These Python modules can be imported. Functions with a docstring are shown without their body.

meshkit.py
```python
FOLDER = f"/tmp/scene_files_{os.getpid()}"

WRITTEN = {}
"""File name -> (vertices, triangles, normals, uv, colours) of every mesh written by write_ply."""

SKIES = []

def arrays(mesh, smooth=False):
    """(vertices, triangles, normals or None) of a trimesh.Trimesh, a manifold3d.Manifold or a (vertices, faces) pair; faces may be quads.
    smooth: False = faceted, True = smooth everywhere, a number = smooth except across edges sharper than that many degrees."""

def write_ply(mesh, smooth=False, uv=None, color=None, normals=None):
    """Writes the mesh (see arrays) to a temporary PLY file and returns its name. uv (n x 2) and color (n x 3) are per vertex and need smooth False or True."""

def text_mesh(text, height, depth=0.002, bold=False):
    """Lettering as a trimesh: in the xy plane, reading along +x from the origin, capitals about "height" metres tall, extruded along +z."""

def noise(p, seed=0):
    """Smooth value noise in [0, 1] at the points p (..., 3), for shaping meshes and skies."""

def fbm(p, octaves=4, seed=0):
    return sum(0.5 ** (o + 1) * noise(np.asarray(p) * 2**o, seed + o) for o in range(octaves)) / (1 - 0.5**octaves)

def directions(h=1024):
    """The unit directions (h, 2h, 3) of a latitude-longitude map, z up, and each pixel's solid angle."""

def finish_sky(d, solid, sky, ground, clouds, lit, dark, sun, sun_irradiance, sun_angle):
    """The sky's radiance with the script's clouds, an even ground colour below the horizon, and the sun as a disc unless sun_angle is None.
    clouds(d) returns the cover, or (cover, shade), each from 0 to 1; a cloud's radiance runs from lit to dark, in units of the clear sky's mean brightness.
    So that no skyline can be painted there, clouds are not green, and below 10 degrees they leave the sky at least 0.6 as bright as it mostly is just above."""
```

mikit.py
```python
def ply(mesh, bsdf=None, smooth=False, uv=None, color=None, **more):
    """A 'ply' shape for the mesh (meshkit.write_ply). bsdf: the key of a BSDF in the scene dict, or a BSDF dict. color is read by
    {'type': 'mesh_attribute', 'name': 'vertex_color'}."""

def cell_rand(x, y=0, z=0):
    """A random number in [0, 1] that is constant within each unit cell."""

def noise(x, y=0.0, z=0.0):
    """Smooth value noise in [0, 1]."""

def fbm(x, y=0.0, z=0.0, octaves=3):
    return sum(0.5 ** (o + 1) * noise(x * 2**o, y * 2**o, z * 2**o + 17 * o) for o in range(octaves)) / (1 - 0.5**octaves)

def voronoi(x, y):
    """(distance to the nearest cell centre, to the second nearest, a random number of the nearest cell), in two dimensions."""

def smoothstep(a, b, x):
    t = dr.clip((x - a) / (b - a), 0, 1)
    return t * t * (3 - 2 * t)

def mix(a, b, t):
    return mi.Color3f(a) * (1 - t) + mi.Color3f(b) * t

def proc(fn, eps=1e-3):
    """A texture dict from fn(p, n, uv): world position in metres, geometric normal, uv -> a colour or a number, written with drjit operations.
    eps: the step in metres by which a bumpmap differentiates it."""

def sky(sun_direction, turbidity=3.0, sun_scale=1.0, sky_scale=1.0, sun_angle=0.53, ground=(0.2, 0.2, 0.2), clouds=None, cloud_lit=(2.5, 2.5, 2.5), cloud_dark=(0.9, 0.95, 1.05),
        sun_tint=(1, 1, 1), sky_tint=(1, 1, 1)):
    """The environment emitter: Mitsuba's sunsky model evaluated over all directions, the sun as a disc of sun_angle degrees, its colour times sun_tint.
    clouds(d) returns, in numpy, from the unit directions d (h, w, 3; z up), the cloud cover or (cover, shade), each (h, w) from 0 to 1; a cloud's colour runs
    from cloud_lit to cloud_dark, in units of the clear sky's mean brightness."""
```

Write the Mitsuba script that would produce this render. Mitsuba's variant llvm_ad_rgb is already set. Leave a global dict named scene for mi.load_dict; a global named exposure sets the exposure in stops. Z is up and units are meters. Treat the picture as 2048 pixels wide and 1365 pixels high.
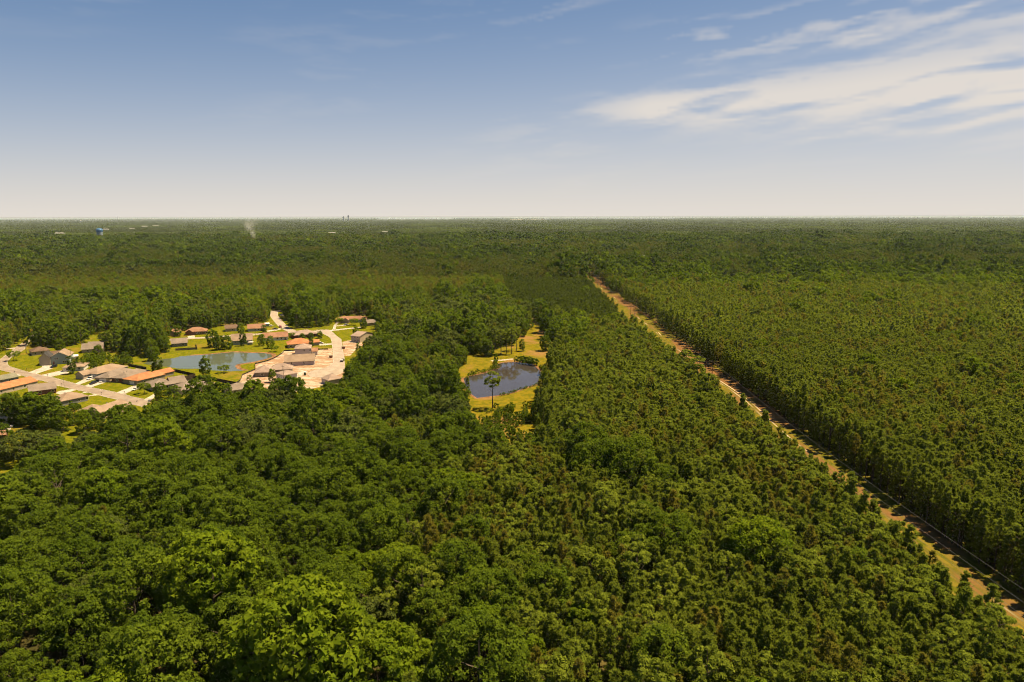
import math, random
import numpy as np
import trimesh, shapely
import drjit as dr
import mitsuba as mi
import mikit, meshkit
from mikit import ply, proc, noise, fbm, smoothstep, mix, voronoi

# ---------------------------------------------------------------- camera, sky, exposure
T = mi.ScalarTransform4f
CAM_H = 100.0                                   # the drone hovers 100 m above the ground
PITCH = math.degrees(math.atan((682.5 - 434.5) / 1365.0))
EARTH = 1e13                                    # the coastal plain is taken as flat
scene, labels = {}, {}
_roll = math.radians(0.112)
scene['camera'] = {
    'type': 'perspective', 'fov': 2 * math.degrees(math.atan(1024 / 1365.0)), 'fov_axis': 'x',
    'near_clip': 1.0, 'far_clip': 90000.0,
    'to_world': T().look_at(origin=[0, 0, CAM_H],
                            target=[0, math.cos(math.radians(PITCH)), CAM_H - math.sin(math.radians(PITCH))],
                            up=[math.sin(_roll), 0, math.cos(_roll)]),
    'medium': {'type': 'ref', 'id': 'air'},
}
exposure = 3.0
SUN = (0.40, 0.14, 0.91)


def sky_clouds(d):
    """Thin cirrus streaks over the right-hand half and a humid, milky veil low over the whole horizon."""
    x, y, z = d[..., 0], d[..., 1], np.clip(d[..., 2], 1e-4, 1)
    el, az = np.degrees(np.arcsin(z)), np.degrees(np.arctan2(x, y))
    veil = 0.97 * np.exp(-(el / (8.0 + 0.035 * np.clip(az, -60, 60))) ** 1.25)
    P = lambda sx, sy, o: np.stack([az / sx + o, (el - 0.10 * az) / sy, az * 0 + o], -1)
    warp = meshkit.fbm(P(9.0, 3.0, 3.0), 3, 5) - 0.5
    q = np.stack([az / 5.0 + warp * 0.7, (el - 0.085 * az) / 0.62 + warp * 2.4, az * 0], -1)
    streak = meshkit.fbm(q, 6, 11)
    mid = 8.1 + 0.022 * az + 1.0 * (meshkit.fbm(P(14.0, 40.0, 9.0), 2, 4) - 0.5)
    wide = np.clip(0.8 + 0.088 * (az - 3), 0.3, 4.5)
    bank = np.exp(-((el - mid) / wide) ** 2) * np.clip((az - 2) / 9, 0, 1)
    upper = np.exp(-((el - 12.2 - 0.05 * az) / 1.5) ** 2) * np.clip((az - 6) / 10, 0, 1) * np.clip((streak - 0.55) * 6.0, 0, 1)
    big = meshkit.fbm(P(16.0, 3.2, 21.0), 3, 8)
    wisp = np.clip((streak - 0.52) * 4.5, 0, 1) * np.clip((big - 0.50) * 6, 0, 1) * np.exp(-((el - 11) / 9) ** 2) * np.clip(0.25 + (az + 2) / 22, 0.12, 1)
    c = np.clip(0.05 * bank + bank * np.clip((streak - 0.41 + 0.20 * bank) * 2.8, 0, 1), 0, 1)
    c = 1 - (1 - 0.90 * c) * (1 - 0.6 * wisp) * (1 - 0.45 * upper)
    return 1 - (1 - np.clip(c, 0, 1)) * (1 - veil), 0.0 * z


scene['sky'] = mikit.sky(SUN, turbidity=3.0, sky_scale=0.29, sun_tint=(1.0, 0.93, 0.74), sky_tint=(0.93, 1.08, 1.20),
                         ground=(0.06, 0.07, 0.03), clouds=sky_clouds, cloud_lit=(3.55, 3.27, 2.95), cloud_dark=(1.0, 1.0, 1.0))
HAZE = 1.5e-5
scene['air'] = {'type': 'homogeneous', 'albedo': {'type': 'rgb', 'value': [0.72, 0.85, 0.98]}, 'sigma_t': HAZE}


# ---------------------------------------------------------------- materials
def rgb(*c):
    return {'type': 'rgb', 'value': [float(v) for v in c]}


def leaf(name, base, tip, scale, trans=0.7):
    """Foliage: colour drifts from crown to crown and from sprig to sprig."""
    def fn(p, n, uv):
        t = noise(p.x / scale, p.y / scale, 3.7) * 0.75 + noise(p.x * 1.3, p.y * 1.3, p.z * 1.3) * 0.5 - 0.12
        return mix(base, tip, dr.clip(t, 0, 1))
    scene[name] = {'type': 'principledthin', 'base_color': proc(fn), 'roughness': 0.55, 'diff_trans': trans, 'eta': 1.35}


leaf('leaf_oak', (0.058, 0.100, 0.008), (0.142, 0.194, 0.014), 8.0, 1.0)
leaf('leaf_bright', (0.092, 0.155, 0.008), (0.180, 0.230, 0.012), 8.0, 0.95)
leaf('leaf_grey', (0.070, 0.100, 0.018), (0.120, 0.145, 0.028), 6.0, 0.8)
leaf('needle', (0.140, 0.184, 0.018), (0.220, 0.265, 0.026), 9.0, 1.0)
leaf('needle_dark', (0.085, 0.120, 0.014), (0.130, 0.165, 0.020), 9.0, 0.9)
leaf('needle_brown', (0.165, 0.168, 0.018), (0.245, 0.220, 0.030), 9.0, 1.0)


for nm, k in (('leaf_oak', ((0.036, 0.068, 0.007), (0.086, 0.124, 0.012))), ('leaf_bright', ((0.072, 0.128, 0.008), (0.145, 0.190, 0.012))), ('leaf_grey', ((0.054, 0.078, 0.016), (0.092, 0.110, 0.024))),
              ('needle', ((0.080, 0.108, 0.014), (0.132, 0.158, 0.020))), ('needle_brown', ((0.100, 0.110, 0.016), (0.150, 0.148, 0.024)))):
    leaf(nm + '_clump_shaded', *k, 14.0, 0.7)  # darker far copies: self-shadow that sparse crowns lose is put into the colour


def bark_fn(p, n, uv):
    return mix((0.055, 0.042, 0.030), (0.14, 0.115, 0.09), noise(p.x * 6, p.y * 6, p.z * 1.5))


scene['bark'] = {'type': 'diffuse', 'reflectance': proc(bark_fn)}


# ---------------------------------------------------------------- where things are (metres; x to the right, y away from the camera)
def poly(*pts):
    return shapely.Polygon(pts)


CORRIDOR = poly((109, 60), (136, 60), (136, 700), (136.5, 1160), (128, 1180), (107, 1000), (104, 600), (106, 360), (108.5, 300))
VILLAGE = poly((-400.1, 493.9), (-377.8, 493.6), (-422.1, 590.6), (-441.2, 618.1), (-436.8, 623.8), (-357.1, 605.9), (-309.6, 605.3), (-273.6, 610.4), (-268.4, 630.5), (-232.2, 642.1), (-263.1, 737.7), (-251.6, 737.5), (-209.8, 644.9), (-171.6, 650.7), (-179.9, 691.1), (-145, 690.6), (-122.3, 619.9), (-100.7, 504.3), (-105.5, 467.8), (-98.8, 402.7), (-88.8, 352.8), (-98, 338.2), (-121.5, 347.3), (-135.7, 342.7), (-161.9, 334.9), (-176.2, 321.1), (-175.5, 291), (-182.4, 288.8), (-184.5, 276.8), (-212.3, 271.6), (-260.2, 308.7))
POND_FIELD = poly((-36.1, 402.4), (-36.6, 494), (-9.1, 509), (10.9, 563.2), (20.8, 635.9), (31, 595.9), (34.7, 516.6), (34.4, 468.6), (25.9, 443.2), (22.4, 401.9), (17.2, 367.5), (12.8, 325.2), (8.1, 256), (-7.8, 253.6), (-17.1, 302), (-25.1, 359.5))
OAK_YARD = poly((-274, 323), (-234.8, 299.8), (-196.9, 286.5), (-182.7, 265.1), (-174.5, 239.1), (-175.7, 228.2), (-160.5, 202.6), (-151.5, 172.9))
SE_GLADE = poly((117.1, 150.2), (126.2, 154.3), (130.4, 150.2), (117.1, 133), (111.9, 136.4))
GLADE = poly((88.4, 345.1), (96.9, 339.5), (92.3, 326.4), (87.4, 330.7))
GLADE_S = poly((-9.7, 325.4), (-5.3, 327.9), (-5, 307.1), (-8, 304.2))
WOODS = shapely.union_all([poly(*q) for q in (
    ((-385.2, 518.9), (-395, 517), (-430, 517.3), (-556.8, 675.3), (-479.1, 674.3), (-430.4, 601.3), (-395.2, 540.1)),
    ((-372, 522.8), (-430.3, 612.3), (-456, 674), (-390.6, 673.1), (-351.1, 603.1), (-367, 600.6), (-363.6, 569.8), (-344.6, 535.2), (-351.2, 526.8), (-363, 526.9)),
    ((-340.7, 579.4), (-360.8, 622.8), (-332.3, 656), (-300.8, 589.2), (-275.4, 538.8), (-260.7, 500), (-261.8, 483.5), (-271.5, 480), (-294.7, 510), (-303.9, 502.3), (-313.5, 516.1), (-319.5, 541.5)),
    ((-204, 623.8), (-216.9, 664.2), (-244.3, 745.5), (-191.3, 744.8), (-175.1, 670.3), (-166.9, 632.2), (-184.1, 622.1)),
    ((-276.7, 326.3), (-245.5, 327.8), (-241.6, 329.5), (-232, 334.6), (-221.6, 321), (-229.2, 311.6), (-246.8, 322.8)),
)]).buffer(0)
THICKET = poly((-313.2, 489.4), (-301.7, 492.9), (-269.9, 473.1), (-261.2, 459.8), (-284.2, 463.2), (-280.8, 448.9), (-281.2, 442.9), (-291.2, 453.7))
CLEAR = shapely.union_all([CORRIDOR, VILLAGE, POND_FIELD, OAK_YARD, GLADE, GLADE_S]).difference(WOODS)


def zg(x, y):
    return -(x * x + y * y) / EARTH


# ---------------------------------------------------------------- ground
def grid_ground():
    rad = np.concatenate([[0.0], np.geomspace(40, 62000, 90)])
    ang = np.linspace(0, 2 * math.pi, 161)[:-1]
    v = np.array([[r * math.cos(a), r * math.sin(a)] for r in rad for a in ang])
    v = np.column_stack([v, zg(v[:, 0], v[:, 1])])
    n = len(ang)
    i, j = np.meshgrid(np.arange(len(rad) - 1), np.arange(n), indexing='ij')
    q = np.stack([i * n + j, (i + 1) * n + j, (i + 1) * n + (j + 1) % n, i * n + (j + 1) % n], -1).reshape(-1, 4)
    return v, q


def ground_fn(p, n, uv):
    t = fbm(p.x * 0.15, p.y * 0.15, 0.0, 4)
    return mix((0.030, 0.030, 0.010), (0.085, 0.070, 0.022), smoothstep(0.35, 0.7, t))


scene['mat_ground'] = {'type': 'diffuse', 'reflectance': proc(ground_fn)}
scene['ground'] = ply(grid_ground(), 'mat_ground', smooth=True)
labels['ground'] = {'kind': 'structure', 'label': 'flat forest floor reaching to the horizon'}

# ---------------------------------------------------------------- tree models
def cards(c, nrm, size, rng, shape=1.0):
    """One small triangle per centre, facing about nrm, size metres; shape > 1 makes it slender."""
    k = len(c)
    a = np.cross(nrm, rng.normal(size=(k, 3)))
    a /= np.linalg.norm(a, axis=1, keepdims=True) + 1e-9
    b = np.cross(nrm, a)
    s = np.broadcast_to(size, (k,))[:, None]
    v = np.stack([c + a * s * 0.62, c - a * s * 0.31 + b * s * 0.54 / shape, c - a * s * 0.31 - b * s * 0.54 / shape], 1)
    return v.reshape(-1, 3), np.arange(3 * k).reshape(-1, 3)


def unit(v):
    return v / (np.linalg.norm(v, axis=-1, keepdims=True) + 1e-9)


def crown_broad(rng, R, h0, h1, lobes, per, size, lob_r=(0.9, 1.7), flat=0.55, low=1.25):
    """Leaf sprays on the outside of many rounded boughs that make up an uneven dome."""
    C, N = [], []
    th = np.arccos(1 - rng.random(lobes) * low)
    ph = rng.random(lobes) * 2 * math.pi
    d = np.stack([np.sin(th) * np.cos(ph), np.sin(th) * np.sin(ph), np.cos(th)], 1)
    wob = 0.72 + 0.42 * meshkit.noise(d * 1.7 + rng.random(3) * 50)
    hm = h0 + (h1 - h0) * 0.42
    ext = np.array([R, R, (h1 - hm)])
    ctr = d * ext * wob[:, None] * (0.80 + 0.22 * rng.random((lobes, 1))) + [0, 0, hm]
    ctr[:, 2] = np.maximum(ctr[:, 2], h0)
    for q, dd in zip(ctr, d):
        r = rng.uniform(*lob_r) * (R / 4.5)
        n = unit(rng.normal(size=(per, 3)) + dd * 0.9 + [0, 0, 0.55])
        C.append(q + n * r * [1, 1, flat + 0.2] * rng.uniform(0.55, 1.05, (per, 1)))
        N.append(unit(n + rng.normal(size=(per, 3)) * 0.55))
    C, N = np.vstack(C), np.vstack(N)
    return cards(C, N, size * rng.uniform(0.6, 1.3, len(C)), rng)


def crown_pine(rng, R, h0, h1, branches, tufts, per, size, slim=0.30):
    """Whorled boughs that end in upright brushes of needles."""
    C, D = [], []
    for k in range(branches):
        t = (k + rng.random()) / branches
        z = h0 + (h1 - h0) * t ** 0.9
        L = R * (1 - t) ** 0.62 * rng.uniform(0.6, 1.1) + 0.10
        a = rng.random() * 2 * math.pi
        rise = rng.uniform(0.05, 0.45) + 0.4 * t
        for j in range(tufts):
            s = L * (0.35 + 0.65 * (j + rng.random()) / tufts)
            a2 = a + rng.normal() * 0.18
            q = np.array([math.cos(a2) * s, math.sin(a2) * s, z + rise * s + rng.normal() * 0.12])
            n = unit(np.stack([math.cos(a2) * np.ones(per) * 0.6, math.sin(a2) * np.ones(per) * 0.6, np.ones(per) * 0.7], 1) + rng.normal(size=(per, 3)) * 0.55)
            C.append(q + n * size * 0.5)
            D.append(n)
    C, D = np.vstack(C), np.vstack(D)
    k = len(C)
    face = unit(rng.normal(size=(k, 3)) * 0.75 + [0, 0, 0.55])      # sprays lie open to the light
    side = unit(np.cross(D, face))
    s = (size * rng.uniform(0.7, 1.3, k))[:, None]
    v = np.stack([C + D * s * 0.55, C - D * s * 0.45 + side * s * slim, C - D * s * 0.45 - side * s * slim], 1)
    return v.reshape(-1, 3), np.arange(3 * k).reshape(-1, 3)


def tube(p, r, sides=6):
    p = np.asarray(p, float)
    t = np.gradient(p, axis=0)
    t = unit(t)
    a = unit(np.cross(t, np.where(np.abs(t[:, 2:]) < 0.9, [0, 0, 1.0], [1.0, 0, 0])))
    b = np.cross(t, a)
    g = np.arange(sides) * 2 * math.pi / sides
    v = p[:, None] + np.broadcast_to(r, (len(p),))[:, None, None] * (np.cos(g)[None, :, None] * a[:, None] + np.sin(g)[None, :, None] * b[:, None])
    i, j = np.meshgrid(np.arange(len(p) - 1), np.arange(sides), indexing='ij')
    q = np.stack([i * sides + j, i * sides + (j + 1) % sides, (i + 1) * sides + (j + 1) % sides, (i + 1) * sides + j], -1).reshape(-1, 4)
    return v.reshape(-1, 3), np.vstack([q[:, [0, 1, 2]], q[:, [0, 2, 3]]])


def join(parts):
    vs, fs, at = [], [], 0
    for v, f in parts:
        vs.append(v); fs.append(np.asarray(f) + at); at += len(v)
    return np.vstack(vs), np.vstack(fs)


def trunk_mesh(rng, h, r, limbs, R, h0, sides=6):
    lean = rng.normal(size=2) * 0.25
    z = np.linspace(-0.3, h, 5)
    p = np.column_stack([lean[0] * (z / h) ** 2, lean[1] * (z / h) ** 2, z])
    parts = [tube(p, r * np.array([1.25, 1, 0.8, 0.5, 0.15]), sides)]
    for _ in range(limbs):
        a, zz = rng.random() * 2 * math.pi, rng.uniform(h0 * 0.8, h * 0.8)
        L = R * rng.uniform(0.5, 0.85)
        q = np.array([[0, 0, zz], [math.cos(a) * L * 0.5, math.sin(a) * L * 0.5, zz + L * 0.35], [math.cos(a) * L, math.sin(a) * L, zz + L * 0.8]])
        parts.append(tube(q, [r * 0.45, r * 0.28, r * 0.08], 4))
    return join(parts)


# ---------------------------------------------------------------- builders for flat ground pieces and for things
def tri(poly_):
    v, f = trimesh.creation.triangulate_polygon(poly_, engine='earcut')
    return np.asarray(v, float), np.asarray(f, int)


def sheet(shape, h):
    """A flat piece of ground h metres above the forest floor, following the Earth's curve."""
    parts = []
    x0, y0, x1, y1 = shape.bounds
    if max(x1 - x0, y1 - y0) > 120:
        cells = [shapely.box(a, b, a + 60, b + 60) for a in np.arange(x0, x1, 60) for b in np.arange(y0, y1, 60)]
        shape = shapely.MultiPolygon([q for c in cells for q in getattr(c.intersection(shape), 'geoms', [c.intersection(shape)]) if q.geom_type == 'Polygon' and q.area > 0.05])
    for g in getattr(shape, 'geoms', [shape]):
        if g.is_empty or g.area < 0.05:
            continue
        g = shapely.segmentize(g, 12.0)
        v, f = tri(g)
        a, b = v[f[:, 1]] - v[f[:, 0]], v[f[:, 2]] - v[f[:, 0]]
        c = a[:, 0] * b[:, 1] - a[:, 1] * b[:, 0]
        f = np.where((c < 0)[:, None], f[:, ::-1], f)
        parts.append((np.column_stack([v, zg(v[:, 0], v[:, 1]) + h]), f))
    return join(parts)


def numbered(name):
    if name not in USED:
        USED[name] = 0
        return name
    USED[name] += 1
    return f'{name}_{USED[name]:03d}'


USED = {}


def struct(name, shape, h, mat, label, parent=None):
    key = numbered(parent + '__' + name if parent else name)
    scene[key] = ply(sheet(shape, h), mat)
    labels[key] = {'label': label} if parent else {'kind': 'structure', 'label': label}
    return key


def thing(name, label, cat, group=None):
    key = numbered(name)
    labels[key] = {'label': label, 'category': cat}
    if group:
        labels[key]['group'] = group
    return key


def part(parent, name, mesh, mat, label=None, smooth=False):
    key = numbered(parent + '__' + name)
    scene[key] = ply(mesh, mat, smooth=smooth)
    if label:
        labels[key] = {'label': label}
    return key


def box(x0, x1, y0, y1, z0, z1):
    v = np.array([[x, y, z] for x in (x0, x1) for y in (y0, y1) for z in (z0, z1)], float)
    f = np.array([[0, 1, 3], [0, 3, 2], [4, 6, 7], [4, 7, 5], [0, 4, 5], [0, 5, 1], [2, 3, 7], [2, 7, 6], [0, 2, 6], [0, 6, 4], [1, 5, 7], [1, 7, 3]])
    return v, f


def hull(pts):
    m = trimesh.convex.convex_hull(np.asarray(pts, float))
    return np.asarray(m.vertices), np.asarray(m.faces)


def turned(m, x, y, a, z=0.0):
    v, f = m
    c, s = math.cos(a), math.sin(a)
    return np.column_stack([x + v[:, 0] * c - v[:, 1] * s, y + v[:, 0] * s + v[:, 1] * c, v[:, 2] + z + zg(x, y)]), f


def strip(pts, w):
    return shapely.LineString(pts).buffer(w / 2, cap_style='flat', join_style='round')


def tinted(name, a, b, s, rough=None, lo=0.3, hi=0.7, sz=None):
    def fn(p, n, uv):
        return mix(a, b, smoothstep(lo, hi, fbm(p.x / s, p.y / s, p.z / (sz or s), 4)))
    if rough is None:
        scene[name] = {'type': 'diffuse', 'reflectance': proc(fn)}
    else:
        scene[name] = {'type': 'principled', 'base_color': proc(fn), 'roughness': rough, 'specular': 0.4}
    scene[name] = {'type': 'twosided', 'bsdf': scene[name]}


def plain(name, c, rough=0.5, spec=0.5, metallic=0.0):
    scene[name] = {'type': 'twosided', 'bsdf': {'type': 'principled', 'base_color': rgb(*c), 'roughness': rough, 'specular': spec, 'metallic': metallic}}


def lawn_fn(p, n, uv):
    t = fbm(p.x * 0.09, p.y * 0.09, 0.0, 4)
    s = fbm(p.x * 0.6, p.y * 0.6, 4.0, 3)
    g = mix((0.078, 0.0899, 0.00361), (0.126, 0.121, 0.00578), smoothstep(0.3, 0.7, s))
    return mix(g, (0.163, 0.116, 0.0173), smoothstep(0.55, 0.78, t) * 0.8)


def pasture_fn(p, n, uv):
    t = fbm(p.x * 0.07, p.y * 0.07, 0.0, 4)
    s = fbm(p.x * 0.5, p.y * 0.5, 4.0, 3)
    g = mix((0.0941, 0.0899, 0.00578), (0.155, 0.119, 0.00865), smoothstep(0.3, 0.7, s))
    return mix(g, (0.188, 0.112, 0.0361), smoothstep(0.5, 0.75, t))


def corridor_fn(p, n, uv):
    t = fbm(p.x * 0.12, p.y * 0.03, 0.0, 4)
    s = fbm(p.x * 0.7, p.y * 0.35, 4.0, 3)
    side = smoothstep(122.0, 132.0, p.x + (fbm(p.x * 0.1, p.y * 0.02, 9.0, 3) - 0.5) * 12)
    g = mix((0.0759, 0.078, 0.00578), (0.134, 0.105, 0.0144), smoothstep(0.35, 0.65, s))
    return mix(g, mix((0.17, 0.0899, 0.0325), (0.116, 0.0636, 0.0245), s), dr.clip(smoothstep(0.46, 0.62, t) * 0.55 + side * smoothstep(0.36, 0.56, t) * 0.8, 0, 1))


def soil_fn(p, n, uv):
    t = fbm(p.x * 0.10, p.y * 0.25, 0.0, 4)
    s = fbm(p.x * 0.5, p.y * 0.9, 4.0, 3)
    return mix(mix((0.215, 0.128, 0.075), (0.28, 0.19, 0.12), s), (0.36, 0.30, 0.225), smoothstep(0.44, 0.62, t * 0.6 + s * 0.4))


def rut_fn(p, n, uv):
    return mix((0.101, 0.0823, 0.0185), (0.37, 0.294, 0.21), smoothstep(0.50, 0.68, fbm(p.x * 0.2, p.y * 0.028, 0.0, 3)))


for nm, fn in (('mat_lawn', lawn_fn), ('mat_pasture', pasture_fn), ('mat_corridor', corridor_fn), ('mat_soil', soil_fn), ('mat_rut', rut_fn)):
    scene[nm] = {'type': 'twosided', 'bsdf': {'type': 'diffuse', 'reflectance': proc(fn)}}
tinted('road_mat', (0.195, 0.156, 0.122), (0.242, 0.196, 0.154), 3.0)
tinted('street_mat', (0.258, 0.213, 0.169), (0.307, 0.26, 0.211), 3.0)
tinted('concrete', (0.297, 0.265, 0.221), (0.375, 0.341, 0.292), 2.0)
tinted('bank_mat', (0.123, 0.0686, 0.0325), (0.217, 0.119, 0.0614), 2.0)
tinted('reed_mat', (0.0722, 0.0722, 0.0101), (0.159, 0.123, 0.0217), 2.0)
tinted('roof_tan', (0.204, 0.149, 0.106), (0.245, 0.182, 0.13), 2.5)
tinted('roof_grey', (0.155, 0.126, 0.101), (0.195, 0.159, 0.13), 2.5)
tinted('roof_sage', (0.144, 0.144, 0.101), (0.181, 0.173, 0.126), 2.5)
tinted('roof_orange', (0.289, 0.126, 0.0612), (0.356, 0.167, 0.0806), 2.5)
tinted('roof_rust', (0.201, 0.109, 0.067), (0.248, 0.141, 0.0878), 2.5)
tinted('roof_brown', (0.108, 0.0722, 0.0506), (0.137, 0.0941, 0.065), 2.5)
tinted('roof_dark', (0.0433, 0.0433, 0.0448), (0.0614, 0.0592, 0.0578), 2.5)
tinted('roof_pink', (0.227, 0.172, 0.14), (0.262, 0.201, 0.163), 2.5)
tinted('brick', (0.116, 0.0542, 0.0361), (0.152, 0.0722, 0.047), 0.8)
tinted('fence_wood', (0.0433, 0.0325, 0.0217), (0.0759, 0.0578, 0.0397), 1.2)
tinted('fence_grey', (0.144, 0.119, 0.0865), (0.188, 0.159, 0.119), 1.2)
tinted('pole_wood', (0.0542, 0.0397, 0.0303), (0.0865, 0.065, 0.0506), 0.8, sz=4)
plain('silt', (0.0144, 0.013, 0.0116), 0.7)
plain('siding_beige', (0.333, 0.275, 0.202), 0.6, 0.3)
plain('siding_blue', (0.239, 0.275, 0.26), 0.6, 0.3)
plain('siding_white', (0.506, 0.477, 0.433), 0.6, 0.3)
plain('siding_lilac', (0.375, 0.325, 0.311), 0.6, 0.3)
plain('siding_tan', (0.289, 0.224, 0.159), 0.6, 0.3)
plain('siding_olive', (0.173, 0.152, 0.105), 0.6, 0.3)
plain('siding_slate', (0.144, 0.144, 0.137), 0.6, 0.3)
plain('trim', (0.542, 0.506, 0.448), 0.5, 0.4)
plain('glass', (0.0108, 0.013, 0.0159), 0.12, 0.8)
plain('door_red', (0.144, 0.0361, 0.0217), 0.5)
plain('rubber', (0.0108, 0.0108, 0.0108), 0.8)
plain('steel', (0.325, 0.325, 0.318), 0.35, 0.5, 0.8)
plain('wire_mat', (0.22, 0.21, 0.20), 0.5, 0.4, 0.3)
plain('white_roof', (0.578, 0.556, 0.52), 0.4)
plain('rust_steel', (0.188, 0.0722, 0.0397), 0.7)
plain('toilet_green', (0.0144, 0.0325, 0.0181), 0.5)
for nm, c in (('white', (0.564, 0.549, 0.52)), ('black', (0.00865, 0.00865, 0.0101)), ('teal', (0.0144, 0.0433, 0.0433)), ('red', (0.217, 0.0144, 0.0144)), ('silver', (0.303, 0.297, 0.289))):
    scene['paint_' + nm] = {'type': 'twosided', 'bsdf': {'type': 'principled', 'base_color': rgb(*c), 'roughness': 0.3, 'clearcoat': 0.8, 'specular': 0.5}}


def water_bump(p, n, uv):
    return (fbm(p.x * 0.9, p.y * 0.9, 0.0, 3) - 0.5) * 0.006


scene['water_brown'] = {'type': 'bumpmap', 'scale': 1.0, 'arbitrary': proc(water_bump, 0.05),
                        'bsdf': {'type': 'principled', 'base_color': rgb(0.032, 0.027, 0.024), 'roughness': 0.03, 'specular': 0.5}}
scene['water_green'] = {'type': 'bumpmap', 'scale': 1.0, 'arbitrary': proc(water_bump, 0.05),
                        'bsdf': {'type': 'principled', 'base_color': rgb(0.062, 0.074, 0.050), 'roughness': 0.03, 'specular': 0.5}}
scene['water_far'] = {'type': 'principled', 'base_color': rgb(0.22, 0.24, 0.25), 'roughness': 0.35, 'specular': 0.5}
scene['sand_far'] = {'type': 'diffuse', 'reflectance': rgb(0.75, 0.66, 0.52)}

# ---------------------------------------------------------------- roads, lawns, ponds
STREET_W = poly((-408.9, 572.7), (-392.6, 544.5), (-377.1, 517.8), (-371.1, 503), (-365.6, 488.1), (-358.3, 474), (-351.1, 463.9), (-343.3, 455.7), (-336.5, 451), (-318.7, 438.7), (-289.7, 421.5), (-267.8, 406.8), (-253.8, 398), (-227.1, 383.6), (-216.4, 375.7), (-206.4, 370.2), (-198.9, 362.8), (-198.7, 354.8), (-208.3, 360.9), (-214.7, 366.1), (-226.4, 372.9), (-239.8, 381.4), (-249, 387.2), (-262.9, 394.9), (-274, 401.8), (-288.2, 412.1), (-303.8, 420.8), (-316.7, 430.1), (-323.6, 434.4), (-343, 446.4), (-364.9, 457.5), (-373.7, 469), (-367.1, 479.2), (-378.1, 503), (-390.7, 529.3), (-404.3, 560.7), (-420.4, 590.6), (-417.7, 590.6)).buffer(0)
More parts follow.
